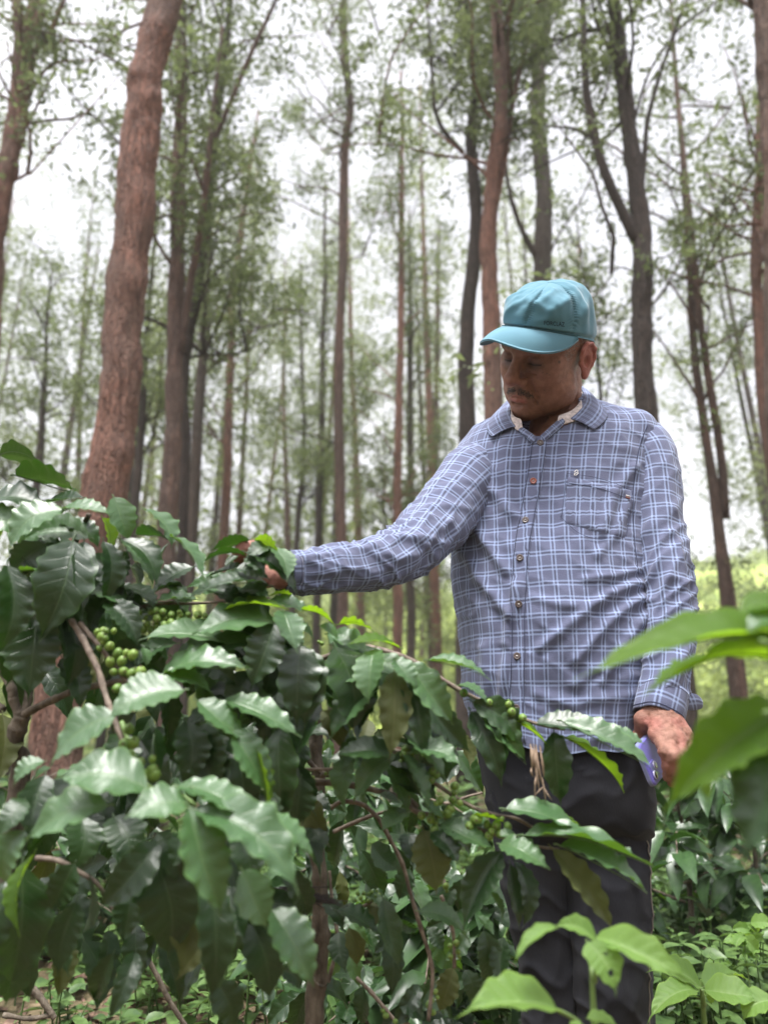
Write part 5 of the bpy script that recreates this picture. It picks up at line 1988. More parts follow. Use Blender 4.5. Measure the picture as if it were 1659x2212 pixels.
for z_, lst in {3: [
        (0, 110, 235, 185, 90, 122, 'd', 1.08), (85, 215, 392, 300, 130, 112, 'd', 1.05), (-70, 355, 250, 392, 120, 58, 'd', 1.04), (235, 370, 462, 332, 60, 80, 'd', 1.04),
        (345, 400, 48, 632, 175, 42, 'l', .98), (335, 388, 600, 430, 150, 56, 'l', .99), (600, 332, 680, 577, 170, 25, 'l', .97), (760, 395, 900, 605, 90, 55, 'l', 1.0), (905, 540, 1078, 770, 85, 62, 'l', 1.0),
        (720, 528, 898, 572, 75, 100, 'd', 1.03), (385, 560, 203, 1096, 290, 14, 'd', .93), (245, 578, 55, 775, 180, 10, 'd', .98), (40, 690, -20, 1175, 190, 12, 'd', .92), (445, 565, 440, 965, 130, 22, 'd', .96),
        (545, 565, 520, 905, 115, 30, 'd', .97), (640, 555, 822, 812, 130, 42, 'd', .98), (190, 940, 150, 1405, 290, -8, 'd', 1.0), (355, 955, 348, 1345, 160, 22, 'd', .98), (555, 880, 728, 1145, 140, 20, 'd', .97),
        (1015, 698, 795, 850, 115, 55, 'd', 1.06), (608, 803, 818, 947, 85, 66, 'd', 1.0), (690, 695, 735, 835, 95, 110, 'd', 1.07), (300, 470, 520, 620, 110, 60, 'd', 1.02), (540, 440, 560, 640, 110, 110, 'y', 1.04),
        (1292, 640, 1038, 705, 115, 100, 'd', 1.03), (1312, 555, 1104, 612, 95, 112, 'd', 1.05), (1275, 708, 1078, 760, 62, 78, 'd', 1.02), (1412, 795, 1040, 835, 120, 78, 'd', 1.0),
        (1290, 622, 1566, 866, 105, 38, 'd', .985), (1422, 598, 1506, 778, 112, 28, 'l', .975), (1338, 556, 1475, 705, 75, 104, 'y', 1.0), (1405, 575, 1285, 655, 80, 40, 'd', 1.0), (1310, 640, 1405, 745, 90, 20, 'd', .99), (1245, 705, 1425, 770, 75, 50, 'd', .98), (1250, 640, 1180, 700, 60, 60, 'd', 1.0), (1244, 845, 972, 892, 85, 62, 'l', 1.0), (1232, 838, 1425, 868, 72, 62, 'l', 1.0),
        (1415, 852, 1548, 856, 42, 104, 'y', .99), (1415, 878, 1645, 935, 105, 55, 'l', .98), (1168, 938, 1522, 922, 75, 72, 'y', .98), (1452, 985, 1000, 1062, 135, 50, 'l', .96), (1490, 928, 1566, 1152, 205, 28, 'l', .95),
        (1190, 1095, 725, 1085, 170, 56, 'l', .96), (855, 1268, 1330, 1236, 125, 46, 'l', .92), (1442, 998, 1314, 1348, 205, 5, 'd', .94), (1330, 1095, 1010, 1175, 95, 48, 'd', .95), (760, 1125, 770, 1225, 55, 30, 'l', .93),
        (1580, 1110, 1562, 1545, 225, 10, 'd', .98), (965, 1345, 555, 1515, 205, 38, 'l', .80), (830, 1285, 1135, 1392, 105, 45, 'l', .85), (0, 560, 60, 470, 90, 100, 'y', 1.06), (600, 780, 680, 600, 130, 20, 'd', 1.05),
        (820, 700, 900, 560, 80, 80, 'd', 1.08), (960, 800, 760, 880, 60, 90, 'd', 1.05), (470, 640, 640, 930, 150, 10, 'd', 1.02), (110, 760, 60, 1020, 130, 15, 'd', 1.0), (60, 1010, 30, 1330, 190, 0, 'd', 1.03),
        (330, 1180, 420, 1470, 140, 10, 'd', 1.02), (700, 1150, 900, 1280, 130, 20, 'd', 1.0), (1000, 1180, 1250, 1330, 150, 10, 'd', .99), (1330, 1240, 1240, 1500, 180, 5, 'd', 1.0)],
        4: [(5, 780, 275, 1010, 140, 34, 'l', .84), (190, 940, 402, 1284, 165, 22, 'l', .83), (300, 1010, 360, 1386, 60, 70, 'y', .84), (135, 778, 552, 972, 115, 48, 'l', .88), (-10, 1235, 322, 1432, 155, 38, 'l', .72), (325, 1408, 602, 1602, 135, 50, 'l', .80),
            (540, 495, 560, 935, 215, 8, 'd', .99), (725, 500, 812, 965, 265, 30, 'd', .98), (935, 508, 898, 797, 255, 34, 'l', .96), (1035, 625, 1008, 1104, 175, 5, 'd', .99), (1092, 648, 1192, 1118, 125, 0, 'd', 1.0),
            (1030, 556, 1162, 728, 115, 38, 'l', .97), (1108, 585, 1347, 908, 155, 22, 'l', .98), (1215, 566, 1552, 677, 72, 72, 'l', 1.0), (1062, 500, 788, 482, 85, 82, 'y', .99), (748, 378, 946, 432, 52, 108, 'y', 1.02),
            (528, 306, 732, 388, 75, 94, 'y', 1.0), (645, 385, 742, 485, 85, 45, 'l', 1.0), (1195, 775, 1442, 1055, 135, 25, 'd', 1.03), (430, 925, 452, 1445, 190, 5, 'd', .98), (545, 1185, 510, 1455, 175, 0, 'd', 1.0),
            (30, 900, 130, 1290, 220, 0, 'd', .93), (220, 1010, 300, 1430, 190, 0, 'd', .95), (130, 1060, 60, 1330, 190, 5, 'd', .97), (620, 560, 690, 800, 150, 25, 'd', 1.03), (860, 640, 850, 960, 160, 0, 'd', 1.04), (460, 380, 620, 470, 80, 60, 'l', 1.0),
            (380, 560, 330, 820, 150, 10, 'd', 1.03), (660, 830, 760, 1045, 130, 5, 'd', 1.06)],
        5: [(610, 25, 262, 300, 225, 38, 'l', .76), (775, 412, 280, 362, 205, 35, 'l', .72), (568, 500, 128, 692, 155, 40, 'l', .72), (1000, 492, 645, 575, 205, 36, 'l', .70), (938, 398, 1355, 605, 145, 42, 'l', .74),
            (992, 515, 1166, 1088, 235, 18, 'l', .68), (1030, 528, 1572, 978, 215, 28, 'l', .68), (1275, 845, 1406, 1152, 225, 12, 'l', .78), (1362, 578, 1655, 785, 125, 56, 'l', .80), (130, 632, 48, 925, 245, 30, 'l', .80),
            (235, 268, 75, 405, 125, 40, 'l', .84), (130, 470, -20, 675, 165, 30, 'd', .82), (240, 340, 170, 720, 170, 0, 'd', .90), (395, 805, 268, 1065, 155, 18, 'd', .90), (835, 695, 522, 1034, 195, 12, 'd', .84),
            (182, 755, 108, 1195, 62, 70, 'y', .88), (405, 1005, 308, 1405, 165, 0, 'd', .95), (475, 875, 428, 1185, 115, 100, 'd', .97), (800, 750, 882, 1305, 330, 0, 'd', .88), (965, 875, 950, 1405, 215, -5, 'o', .93),
            (1092, 890, 1100, 1535, 185, 5, 'd', .88), (1322, 1120, 1412, 1535, 205, 0, 'd', .92), (1432, 1052, 1652, 1455, 205, 24, 'l', .88), (1130, 1420, 1230, 1680, 170, 10, 'd', .95), (830, 645, 950, 925, 165, 5, 'd', .86),
            (120, 820, 40, 1485, 285, 0, 'd', .92), (250, 1000, 150, 1350, 180, 0, 'd', .97), (30, 900, -30, 1300, 200, 5, 'd', .88), (1200, 930, 1300, 1220, 160, 5, 'd', .90), (60, 1150, 20, 1560, 190, 0, 'd', .98), (600, 560, 680, 860, 230, 0, 'd', .92),
            (430, 560, 380, 860, 190, 0, 'd', .95), (960, 640, 900, 840, 170, 0, 'd', .86), (640, 120, 560, 420, 180, 0, 'd', .92), (980, 60, 960, 420, 180, 0, 'd', .92), (820, 90, 800, 400, 70, 62, 'd', .90), (1150, 120, 1100, 520, 200, 0, 'd', .95),
            (1420, 420, 1390, 780, 190, 0, 'd', .96), (1250, 620, 1330, 960, 180, 5, 'd', .90), (1560, 280, 1590, 600, 140, 0, 'd', 1.02), (700, 900, 640, 1240, 170, 0, 'd', .98)]}.items():
    for q in lst:
        A_.zleaf(z_, *q)
# outer sprays that close the top of the plant
rr4 = random.Random(91)
tx_, ty_ = [0, 250, 430, 640, 850, 1000], [1075, 1150, 1235, 1335, 1430, 1500]
for i in range(84):
    x = rr4.uniform(20, 900)
    y = float(np.interp(x, tx_, ty_)) + rr4.random() ** 1.3 * 260
    an = rr4.choice((rr4.gauss(.55, .35), rr4.gauss(math.pi - .5, .4), rr4.gauss(1.2, .4)))
    ln = rr4.uniform(95, 150)
    if y + ln * math.sin(an) < float(np.interp(x + ln * math.cos(an), tx_, ty_)):
        continue
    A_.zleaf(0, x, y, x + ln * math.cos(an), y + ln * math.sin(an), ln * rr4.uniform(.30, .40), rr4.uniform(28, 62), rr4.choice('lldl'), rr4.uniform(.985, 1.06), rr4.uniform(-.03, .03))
# deeper leaves inside the plant
rr3 = random.Random(17)
for i in range(150):
    x, y = rr3.uniform(-20, 640), rr3.uniform(1260, 2060)
    if y < 1260 + max(0, (x - 250)) * .15 or (x > 520 and y > 1980) or (60 < x < 215 and 1460 < y < 1660):
        continue
    Yd = rr3.uniform(1.04, 1.26)
    an = rr3.gauss(math.pi / 2, .55)
    ln = rr3.uniform(100, 170)
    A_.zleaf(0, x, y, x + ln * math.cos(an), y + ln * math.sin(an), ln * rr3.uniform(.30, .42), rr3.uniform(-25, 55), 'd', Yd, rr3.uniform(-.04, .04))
for (x, y) in ((515, 1040), (545, 1035), (545, 1090), (572, 1115), (620, 1150), (583, 1196), (642, 1192), (700, 1160), (650, 1245), (692, 1256), (742, 1252), (600, 1250), (540, 1065), (620, 1335), (720, 1300), (665, 1150)):
    cherry(A_, 3, x, y, 58, .905)
for (x, y) in ((680, 100), (702, 172), (682, 232), (735, 275), (802, 256), (760, 342), (802, 312), (660, 180), (815, 340), (580, 250)):
    cherry(A_, 5, x, y, 66, .80)
cluster(A_, 3, 670, 935, 800, 1045, 14, 44, 1.015, 1)
cluster(A_, 3, 815, 920, 945, 1010, 12, 48, 1.0, 2)
cluster(A_, 3, 945, 945, 1100, 1030, 13, 46, 1.0, 3)
cluster(A_, 3, 1190, 1052, 1365, 1112, 13, 40, 1.0, 4)
cluster(A_, 3, 1250, 890, 1420, 930, 4, 30, 1.02, 5)

# ================================================================== second coffee plant, in front of the man
B_ = Plant('coffee_plant', 'thin-stemmed coffee plant with fruiting branches spreading in front of the man\'s trousers', 'coffee plant', P(*Z(6, 200, 1545), 1.22) * np.array([1, 1, 0]), 'coffee plants in the foreground', bark=M_CBARK)
f0 = P(*Z(6, 195, 1545), 1.22)
B_.branch([np.array([f0[0] - .01, 1.22, -.02]), f0, P(*Z(6, 228, 1280), 1.22), P(*Z(6, 232, 1000), 1.22), P(*Z(6, 228, 760), 1.22), P(*Z(6, 205, 560), 1.22), P(*Z(6, 225, 330), 1.22), P(*Z(6, 208, 100), 1.22), P(*Z(6, 215, -60), 1.21), P(*Z(6, 190, -300), 1.18)], .0185, .010, name='stem', sides=12, n=70)
B_.zbranch(4, [(530, 1000, 1.21), (600, 1110, 1.21), (680, 1170, 1.21), (740, 1160, 1.2)], .005, .0035)
B_.zbranch(4, [(510, 1195, 1.10), (620, 1205, 1.10), (760, 1215, 1.09), (900, 1240, 1.085), (1010, 1270, 1.08), (1110, 1300, 1.08), (1160, 1340, 1.08)], .0065, .0042)
B_.zbranch(4, [(640, 1180, 1.22), (800, 1090, 1.15), (930, 1030, 1.1), (1060, 1050, 1.075), (1120, 1110, 1.07), (1200, 1180, 1.07), (1290, 1240, 1.07), (1370, 1295, 1.07), (1480, 1352, 1.07), (1580, 1380, 1.07), (1680, 1400, 1.07), (1800, 1470, 1.07)], .0052, .0024, mat=M_TWIG)
B_.zbranch(4, [(1100, 1300, 1.08), (1150, 1360, 1.075), (1320, 1395, 1.07), (1420, 1430, 1.07), (1530, 1470, 1.07), (1640, 1510, 1.07), (1760, 1540, 1.07), (1900, 1560, 1.07)], .0045, .0022, mat=M_TWIG)
B_.zbranch(4, [(640, 560, 1.12), (860, 500, 1.09), (1060, 540, 1.075), (1220, 620, 1.07), (1310, 682, 1.07), (1400, 735, 1.07), (1500, 782, 1.07), (1600, 822, 1.07), (1700, 868, 1.07), (1800, 905, 1.07), (1930, 930, 1.065)], .0055, .0024, mat=M_TWIG)
B_.zbranch(4, [(700, 1345, 1.14), (745, 1315, 1.13), (800, 1308, 1.13), (870, 1325, 1.13), (920, 1365, 1.13), (960, 1410, 1.13), (1010, 1500, 1.13), (1080, 1640, 1.13), (1120, 1790, 1.13), (1180, 1990, 1.13), (1235, 2200, 1.13), (1215, 2460, 1.13)], .0042, .0034, mat=M_TWIG)
B_.zbranch(6, [(300, 535, 1.18), (400, 490, 1.17), (500, 450, 1.16), (585, 425, 1.15)], .004, .003, mat=M_TWIG)
B_.zbranch(6, [(865, 870, 1.15), (900, 960, 1.15), (930, 1080, 1.15), (935, 1250, 1.15)], .0036, .003, mat=M_TWIG)
B_.zbranch(6, [(380, 930, 1.16), (470, 920, 1.16), (520, 885, 1.16), (560, 885, 1.16)], .003, .002, mat=M_TWIG)
B_.zbranch(6, [(240, 1420, 1.25), (290, 1260, 1.25), (320, 1100, 1.25), (290, 860, 1.25), (280, 740, 1.25)], .004, .003, mat=M_TWIG)
B_.zbranch(6, [(420, 1300, 1.3), (500, 1380, 1.3), (600, 1500, 1.3), (680, 1600, 1.3)], .004, .003, mat=M_TWIG)
B_.zbranch(6, [(800, 365, 1.25), (900, 385, 1.25), (1000, 350, 1.26), (1080, 330, 1.27)], .003, .0025, mat=M_TWIG)
for z_, lst in {4: [
        (1448, 788, 1705, 1045, 155, 28, 'd', 1.05), (1438, 838, 1602, 1234, 145, 8, 'd', 1.06), (1185, 998, 1397, 1072, 115, 40, 'd', 1.08), (1370, 700, 1530, 800, 60, 70, 'l', 1.06), (560, 958, 832, 1052, 85, 56, 'd', 1.08),
        (700, 1088, 945, 1185, 110, 45, 'd', 1.12), (958, 1088, 1197, 1304, 125, 28, 'd', 1.08), (590, 1268, 712, 1362, 80, 40, 'd', 1.12), (585, 1378, 702, 1552, 155, 18, 'd', 1.10), (1112, 1355, 966, 1475, 135, 34, 'l', 1.06),
        (1190, 1458, 1256, 1805, 205, 8, 'o', 1.07), (1228, 1472, 1378, 1648, 105, 28, 'd', 1.05), (1278, 1428, 1565, 1562, 125, 40, 'l', 1.06), (1178, 1318, 1305, 1412, 80, 45, 'l', 1.05), (1440, 1395, 1640, 1440, 60, 95, 'y', 1.06),
        (900, 880, 860, 1000, 90, 0, 'd', 1.12), (1270, 880, 1320, 1230, 180, 0, 'd', 1.13), (960, 1270, 1080, 1330, 70, 60, 'l', 1.07), (840, 1000, 1000, 1090, 90, 50, 'd', 1.12), (1150, 1140, 1240, 1290, 90, 10, 'd', 1.1)],
        6: [(905, 520, 1010, 660, 90, 40, 'd', 1.12), (500, 600, 650, 740, 130, 25, 'd', 1.12), (690, 540, 720, 720, 125, 20, 'd', 1.11), (1180, 640, 978, 1064, 175, 8, 'd', 1.07), (1175, 600, 1440, 735, 200, 38, 'l', 1.03),
            (1205, 415, 1662, 578, 115, 46, 'l', 1.04), (1248, 690, 1282, 1054, 85, 40, 'd', 1.07), (320, 950, 562, 1095, 105, 60, 'd', 1.12), (560, 888, 652, 1262, 125, 25, 'd', 1.10), (750, 955, 1018, 1128, 105, 38, 'l', 1.08),
            (1090, 1055, 1080, 1335, 135, 14, 'd', 1.16), (1190, 1090, 1195, 1375, 105, 10, 'd', 1.16), (600, 1090, 600, 1405, 115, 5, 'd', 1.16), (930, 1250, 850, 1490, 120, 5, 'o', 1.18), (990, 1260, 1020, 1435, 130, 18, 'd', 1.17),
            (640, 1440, 785, 1535, 100, 35, 'd', 1.2), (160, 345, 300, 430, 80, 30, 'd', 1.14), (250, 890, 355, 1065, 90, 20, 'd', 1.16), (20, 1260, 130, 1370, 90, 20, 'd', 1.1), (470, 870, 560, 960, 70, 50, 'l', 1.15),
            (1060, 980, 1150, 1090, 90, 40, 'l', 1.15), (1120, 850, 1180, 1030, 80, 110, 'd', 1.15), (930, 830, 900, 960, 100, 10, 'd', 1.16), (820, 540, 960, 710, 110, 26, 'd', 1.06), (870, 505, 1160, 640, 130, 40, 'd', 1.08),
            (800, 1040, 880, 1170, 90, 20, 'd', 1.17), (520, 900, 480, 1060, 90, 15, 'd', 1.17), (700, 730, 640, 900, 110, 10, 'd', 1.17), (380, 1040, 420, 1250, 100, 0, 'o', 1.18), (330, 1060, 370, 1280, 110, 0, 'd', 1.2), (1000, 780, 960, 960, 130, 0, 'd', 1.16)],
        7: [(0, 168, 297, 528, 135, 28, 'l', 1.06), (20, 228, 152, 655, 145, 6, 'd', 1.08), (228, 278, 442, 458, 85, 92, 'y', 1.06), (452, 345, 492, 764, 165, 8, 'd', 1.07), (352, 296, 775, 345, 90, 62, 'd', 1.07),
            (508, 288, 1048, 582, 120, 42, 'l', 1.05), (518, 378, 848, 690, 95, 88, 'y', 1.07), (752, 342, 968, 414, 62, 66, 'l', 1.06), (288, 928, 1018, 1104, 100, 48, 'l', 1.02), (488, 984, 978, 1254, 100, 52, 'l', 1.01),
            (448, 1008, 802, 1494, 140, 24, 'd', 1.02), (188, 788, 604, 884, 90, 50, 'l', 1.05), (420, 830, 600, 870, 60, 70, 'y', 1.06), (150, 930, 240, 930, 60, 40, 'l', 1.04), (205, 1090, 262, 1465, 95, 34, 'd', 1.07)]}.items():
    for q in lst:
        B_.zleaf(z_, *q)
rr3 = random.Random(23)
for i in range(104):
    x, y = rr3.uniform(600, 1110), rr3.uniform(1560, 2150)
    Yd = rr3.uniform(1.2, 1.75)
    if x > 1000 and y < 1900:
        continue
    an = rr3.gauss(math.pi / 2, .8)
    ln = rr3.uniform(60, 120)
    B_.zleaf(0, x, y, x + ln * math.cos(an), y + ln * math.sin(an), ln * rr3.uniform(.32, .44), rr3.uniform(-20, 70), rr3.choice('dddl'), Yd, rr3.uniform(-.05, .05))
for (x, y) in ((1400, 738), (1535, 788), (1634, 798), (1640, 840), (1095, 1038), (1130, 1062), (1128, 1092), (1236, 1150), (1252, 1168), (1230, 1196), (1350, 1260), (1342, 1300), (1352, 1228), (1252, 1322), (1330, 1350), (1316, 1372), (1458, 1402), (1430, 1440), (1580, 1430), (1532, 1490), (1592, 1476), (1180, 1382), (1228, 1402), (1245, 1452), (1100, 1282), (1160, 1170), (1200, 1205), (1070, 1100), (1630, 1440)):
    cherry(B_, 4, x, y, 52, 1.058)
for (x, y) in ((86, 180), (195, 190), (212, 232), (275, 265), (100, 905), (130, 868), (150, 918), (15, 836)):
    cherry(B_, 7, x, y, 52, 1.052)
for i, (x, y) in enumerate(((820, 1340), (835, 1375), (818, 1420), (845, 1405), (822, 1485), (800, 1440), (912, 1135), (955, 1165), (960, 1190), (915, 1190), (945, 1120), (890, 820), (895, 845), (560, 1475), (575, 1500), (625, 1530))):
    cherry(B_, 6, x, y, 32, 1.14)
cluster(B_, 6, 415, 845, 560, 915, 14, 24, 1.15, 6)
cluster(B_, 4, 1080, 1020, 1150, 1110, 5, 46, 1.06, 7)
cluster(B_, 4, 1210, 1290, 1380, 1420, 7, 46, 1.06, 8)
cluster(B_, 4, 1440, 1390, 1620, 1500, 6, 46, 1.058, 9)
cluster(A_, 3, 500, 1030, 600, 1130, 5, 50, .90, 10)
for (x, y) in ((625, 895), (608, 1183), (675, 1162), (640, 470), (655, 478)):
    cherry(B_, 4, x, y, 26, 1.06)

# dry twig bundle and dry curled leaves caught on the branches
M_DRYDARK = simple_mat('dry_needles', (.035, .028, .026), .7)
M_DRY = simple_mat('dry_curled_leaf', (.24, .175, .125), .8, .3, .3, 80)
dt = empty('dry_twig_bundle', P(*Z(6, 180, 880), 1.12), 'bundle of dead black needles lying across the lower coffee branches', 'dead twigs')
for i in range(46):
    x0, y0 = rr3.uniform(-60, 180), rr3.uniform(825, 905)
    ln = rr3.uniform(90, 260)
    an = rr3.gauss(.12, .16)
    p0, p1 = Z(6, x0, y0), Z(6, x0 + ln * math.cos(an), y0 + ln * math.sin(an) + rr3.uniform(-10, 25))
    pm = Z(6, x0 + ln * .5, y0 + ln * .5 * math.sin(an) + rr3.uniform(-14, 10))
    yy = 1.12 + rr3.uniform(-.015, .015)
    vs, fs, uv = tube(spline(np.array([P(*p0, yy), P(*pm, yy - .01), P(*p1, yy + .01)]), 7), np.linspace(.0013, .0004, 7), 4)
    obj('needle', vs, fs, M_DRYDARK, dt)
dl = empty('dry_leaf_tuft', P(*Z(7, 340, 400), 1.06), 'tuft of shrivelled brown leaves hanging from the branch before the trousers', 'dead leaves')
for i, (x0, y0, x1, y1, w) in enumerate(((318, 410, 330, 560, 26), (335, 410, 350, 590, 22), (350, 415, 385, 640, 24), (372, 420, 395, 600, 20), (360, 560, 345, 720, 14), (385, 600, 405, 735, 14), (395, 650, 330, 718, 9), (400, 660, 442, 732, 8), (345, 480, 372, 690, 16), (325, 540, 335, 600, 14))):
    pts = np.array([P(*Z(7, x0, y0), 1.05), P(*Z(7, (x0 + x1) / 2 + rr3.uniform(-8, 8), (y0 + y1) / 2), 1.045), P(*Z(7, x1, y1), 1.05)])
    path = spline(pts, 12)
    k = w * .3833 * pxm(1150, 1650, 1.05) * .5
    vs, fs, uv = tube(path, k * np.sin(np.linspace(.15, 3.05, 12)) ** .7 * .8, 6, bump=.45, bseed=i, bscale=160)
    obj('dry_leaf', vs, fs, M_DRY, dl)

# ================================================================== coffee branch reaching in from the right, close to the viewpoint
C_ = Plant('coffee_plant', 'blurred bright green coffee leaves reaching in from the right edge, close to the viewer', 'coffee plant', np.array([.62, .62, 0.0]), 'coffee plants in the foreground', bark=M_CBARK)
C_.branch([np.array([.62, .62, -.02]), np.array([.61, .61, .35]), np.array([.59, .60, .75]), np.array([.57, .60, 1.05])], .014, .008, name='stem')
C_.branch([np.array([.60, .60, .80]), P(1740, 1440, .585), P(1690, 1400, .57), P(1640, 1385, .56)], .005, .003, mat=M_GTWIG)
C_.branch([np.array([.60, .60, .74]), P(1760, 1560, .58), P(1700, 1540, .57), P(1650, 1540, .56)], .005, .003, mat=M_GTWIG)
for q in ((1690, 1362, 1238, 1468, 95, 52, 'y', .60, -.03, 0), (1700, 1425, 1390, 1500, 75, 100, 'y', .62, -.02, 1), (1715, 1535, 1426, 1764, 118, 18, 'y', .60, -.02, 2), (1700, 1560, 1600, 1870, 150, 22, 'd', .60, -.02, 3), (1620, 1590, 1530, 1750, 60, 70, 'y', .62, -.02, 3),
          (1700, 1310, 1590, 1330, 40, 60, 'y', .58, 0, 4), (1720, 1330, 1612, 1370, 60, 50, 'l', .57, 0, 4), (1740, 1280, 1640, 1300, 50, 80, 'y', .6, 0, 1)):
    C_.zleaf(0, *q)

# ================================================================== broad-leaved herbs in the right foreground
H1 = Plant('herb_plant', 'tall weed with long drooping leaves and one chewed pale leaf, in front of the trousers', 'weed', P(1284, 2212, .95) * np.array([1, 1, 0]), 'broad-leaved weeds in the right foreground', bark=M_GTWIG)
q0 = P(*Z(7, 680, 1990), .92)
H1.branch([np.array([q0[0], .93, -.02]), q0, P(*Z(7, 682, 1740), .90), P(*Z(7, 695, 1515), .885)], .0045, .003, name='stem', mat=M_GTWIG)
q1 = Z(7, 560, 1960)
H1.branch([P(*Z(7, 640, 2040), .92), P(*Z(7, 560, 1960), .90), P(*Z(7, 455, 1905), .88)], .0035, .0025, mat=M_GTWIG)
for q in ((690, 1520, 430, 1450, 95, 40, 'h', .885, .0, 0), (470, 1450, 212, 1684, 85, 35, 'h', .86, -.02, 1), (692, 1502, 1268, 1788, 135, 42, 'h', .885, -.05, 2), (640, 1530, 800, 1845, 330, 12, 'h', .87, -.02, 3), (760, 1530, 870, 1600, 70, 100, 'y', .90, 0, 1),
          (470, 1912, -110, 1965, 215, 48, 'h', .86, -.04, 4), (640, 1960, 820, 2010, 110, 60, 'h', .9, 0, 0), (600, 1975, 560, 2100, 110, 40, 'h', .88, 0, 1)):
    H1.zleaf(7, *q)
H2 = Plant('herb_plant', 'light green weed with spreading veined leaves in the bottom right corner', 'weed', P(*Z(7, 1300, 1990), 1.35) * np.array([1, 1, 0]), 'broad-leaved weeds in the right foreground', bark=M_GTWIG)
q0 = P(*Z(7, 1300, 1990), 1.35)
H2.branch([np.array([q0[0], 1.36, -.02]), q0, P(*Z(7, 1295, 1880), 1.33), P(*Z(7, 1280, 1790), 1.32)], .006, .004, name='stem', mat=M_GTWIG)
for q in ((1275, 1785, 968, 1702, 120, 40, 'h', 1.32, 0, 0), (1250, 1800, 972, 1998, 140, 30, 'h', 1.30, -.03, 1), (1300, 1800, 1648, 1858, 130, 46, 'h', 1.30, -.03, 2), (1300, 1780, 1568, 1752, 70, 62, 'h', 1.34, .03, 3), (1300, 1840, 1420, 1740, 60, 60, 'h', 1.34, .04, 4), (1700, 1860, 1510, 2000, 170, 32, 'h', 1.26, 0, 0), (1330, 1870, 1360, 1800, 40, 30, 'h', 1.30, 0, 1)):
    H2.zleaf(7, *q)
for i, (x, y, Yd, lab) in enumerate(((1562, 1420, 2.1, 'pale upright weed with whorled leaves at the right edge, left of the corner'), (1520, 1500, 2.0, 'small weed with rounded crinkled leaves just above the corner weed'), (1420, 1640, 2.2, 'small pale weed behind the trouser leg at the right'))):
    Hs = Plant('herb_plant', lab, 'weed', P(*Z(7, x, y), Yd) * np.array([1, 1, 0]), 'broad-leaved weeds in the right foreground', bark=M_GTWIG)
    t0 = P(*Z(7, x, y), Yd)
    Hs.branch([np.array([t0[0] + .01, Yd + .02, -.02]), t0 * np.array([1, 1, .5]), t0], .003, .002, name='stem', mat=M_GTWIG)
    for k in range(9):
        a = k * 2.4 + i
        ln = rr3.uniform(70, 130) * (1.2 - .05 * k)
        Hs.zleaf(7, x, y + (k % 3) * 45, x + ln * math.cos(a), y + (k % 3) * 45 + ln * .55 * math.sin(a) + 15, ln * .45, rr3.uniform(15, 55), 'h', Yd, rr3.uniform(-.04, .04))


# ================================================================== coffee shrubs further back
def shrub(label, u, v, y, hgt, rad, nleaf, seed, L=.13):
    r = np.random.default_rng(seed)
    b = P(u, v, y)
    x0, y0 = b[0], b[1]
    z0 = float(ground_z(np.array([x0]), np.array([y0]))[0])
    S = Plant('coffee_shrub', label, 'coffee shrub', (x0, y0, z0), 'coffee shrubs further back', bark=M_CBARK)
    S.branch([(x0, y0, z0 - .02), (x0 + .02, y0, z0 + hgt * .5), (x0, y0 + .02, z0 + hgt)], .014, .006, name='stem')
    ends = []
    for k in range(9):
        a = k * 2.4 + seed
        h0 = hgt * (.25 + .7 * k / 9)
        e = rad * (1.1 - .5 * k / 9) * r.uniform(.8, 1.15)
        pth = [(x0, y0, z0 + h0), (x0 + e * .5 * math.cos(a), y0 + e * .5 * math.sin(a), z0 + h0 + .06), (x0 + e * math.cos(a), y0 + e * math.sin(a), z0 + h0 - .02)]
        S.branch(pth, .005, .002, mat=M_TWIG)
        ends.append(spline(np.array(pth), 12))
    A, B, C, D = [], [], [], []
    for i in range(nleaf + nleaf * 2):
        pth = ends[r.integers(len(ends))]
        p = pth[r.integers(3, 12)] + r.normal(size=3) * .015
        a = r.uniform(0, 6.28)
        ax = unit(np.array([math.cos(a), math.sin(a), r.uniform(-.9, .25)]))
        nr = unit(np.array([0, 0, 1]) + r.normal(size=3) * .35 + np.array([0, -.3, 0]))
        ln = L * r.uniform(.7, 1.25)
        if i < nleaf:
            S.leaf(p, p + ax * ln, ln * .42, nr, 'd' if r.random() < .75 else 'l')
        else:
            A.append(p)
            B.append(ax)
            C.append(nr)
            D.append(ln)
    V, Fc, U = leaf_cloud(np.array(A), np.array(B), np.array(C), np.array(D), np.array(D) * .4, T_SHRUB)
    o = obj('inner_leaves', V, Fc, M_SHRUB, S.root, U)
    o['kind'] = 'stuff'


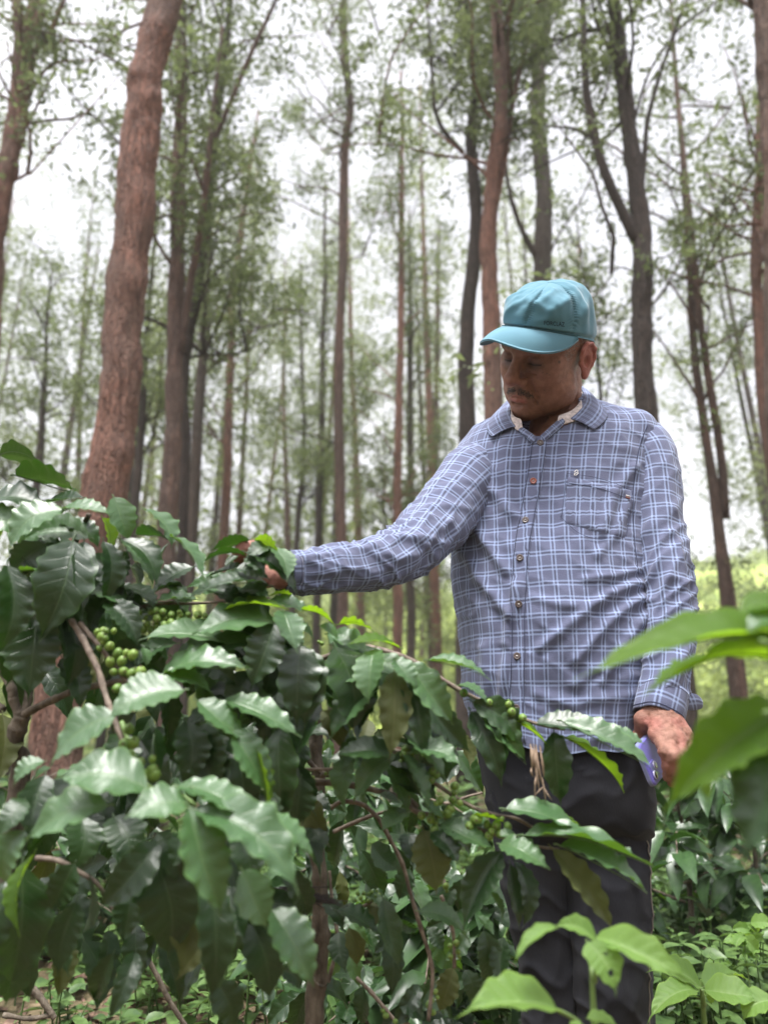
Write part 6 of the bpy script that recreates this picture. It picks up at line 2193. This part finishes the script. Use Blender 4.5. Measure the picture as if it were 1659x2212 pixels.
shrub('dark coffee shrub directly beside the trouser leg at the right', 1470, 1850, 2.7, .72, .36, 70, 1)
shrub('coffee shrub behind the phone hand, near the right edge', 1610, 1780, 3.1, .74, .42, 70, 2)
shrub('low coffee shrub further back between the trousers and the right trunks', 1450, 1720, 4.4, .7, .5, 50, 3)
shrub('coffee shrub seen behind the thin brown stem, left of the trousers', 840, 1800, 2.5, .66, .40, 70, 4)
shrub('coffee shrub glimpsed between the thin stem and the trousers, lower down', 960, 1950, 2.0, .42, .30, 60, 5)
shrub('small coffee shrub at the left edge behind the near plant\'s stem', 60, 1750, 2.9, .66, .45, 60, 6)
shrub('coffee shrub behind the left plant\'s hanging leaves, by the red trunk', 330, 1760, 3.0, .62, .40, 50, 7)

# a chewed leaf: bite holes cut out of one weed leaf
ch = VAR['h'][3].copy()
bmh = bmesh.new()
bmh.from_mesh(ch)
kill = [f for f in bmh.faces if any((f.calc_center_median().x - a) ** 2 + ((f.calc_center_median().y - b) * .55) ** 2 < r * r for a, b, r in ((.62, .16, .05), (.80, -.14, .06), (.45, -.36, .07), (.30, .30, .035)))]
bmesh.ops.delete(bmh, geom=kill, context='FACES')
bmh.to_mesh(ch)
bmh.free()
for o in bpy.data.objects:
    if o.name.startswith('leaf') and o.data == VAR['h'][3] and o.parent and o.parent.parent == H1.root:
        o.data = ch
        o['label'] = 'pale chewed leaf with bite holes'
        break

# ================================================================== thin air between the trunks
hz = bpy.data.materials.new('thin_haze')
hz.use_nodes = True
hz.node_tree.nodes.clear()
ho = hz.node_tree.nodes.new('ShaderNodeOutputMaterial')
hv_ = hz.node_tree.nodes.new('ShaderNodeVolumePrincipled')
hv_.inputs['Color'].default_value = (.96, .96, .91, 1)
hv_.inputs['Density'].default_value = .0022
hv_.inputs['Anisotropy'].default_value = .2
hz.node_tree.links.new(hv_.outputs[0], ho.inputs['Volume'])
bmh = bmesh.new()
bmesh.ops.create_cube(bmh, size=1)
mh = bpy.data.meshes.new('haze')
bmh.to_mesh(mh)
bmh.free()
mh.materials.append(hz)
ho_ = bpy.data.objects.new('haze', mh)
COL.objects.link(ho_)
ho_.scale = (640, 500, 52)
ho_.location = (0, 200, 22)
ho_['kind'] = 'stuff'
ho_['label'] = 'thin pale haze hanging between the tree trunks'
ho_['category'] = 'haze'
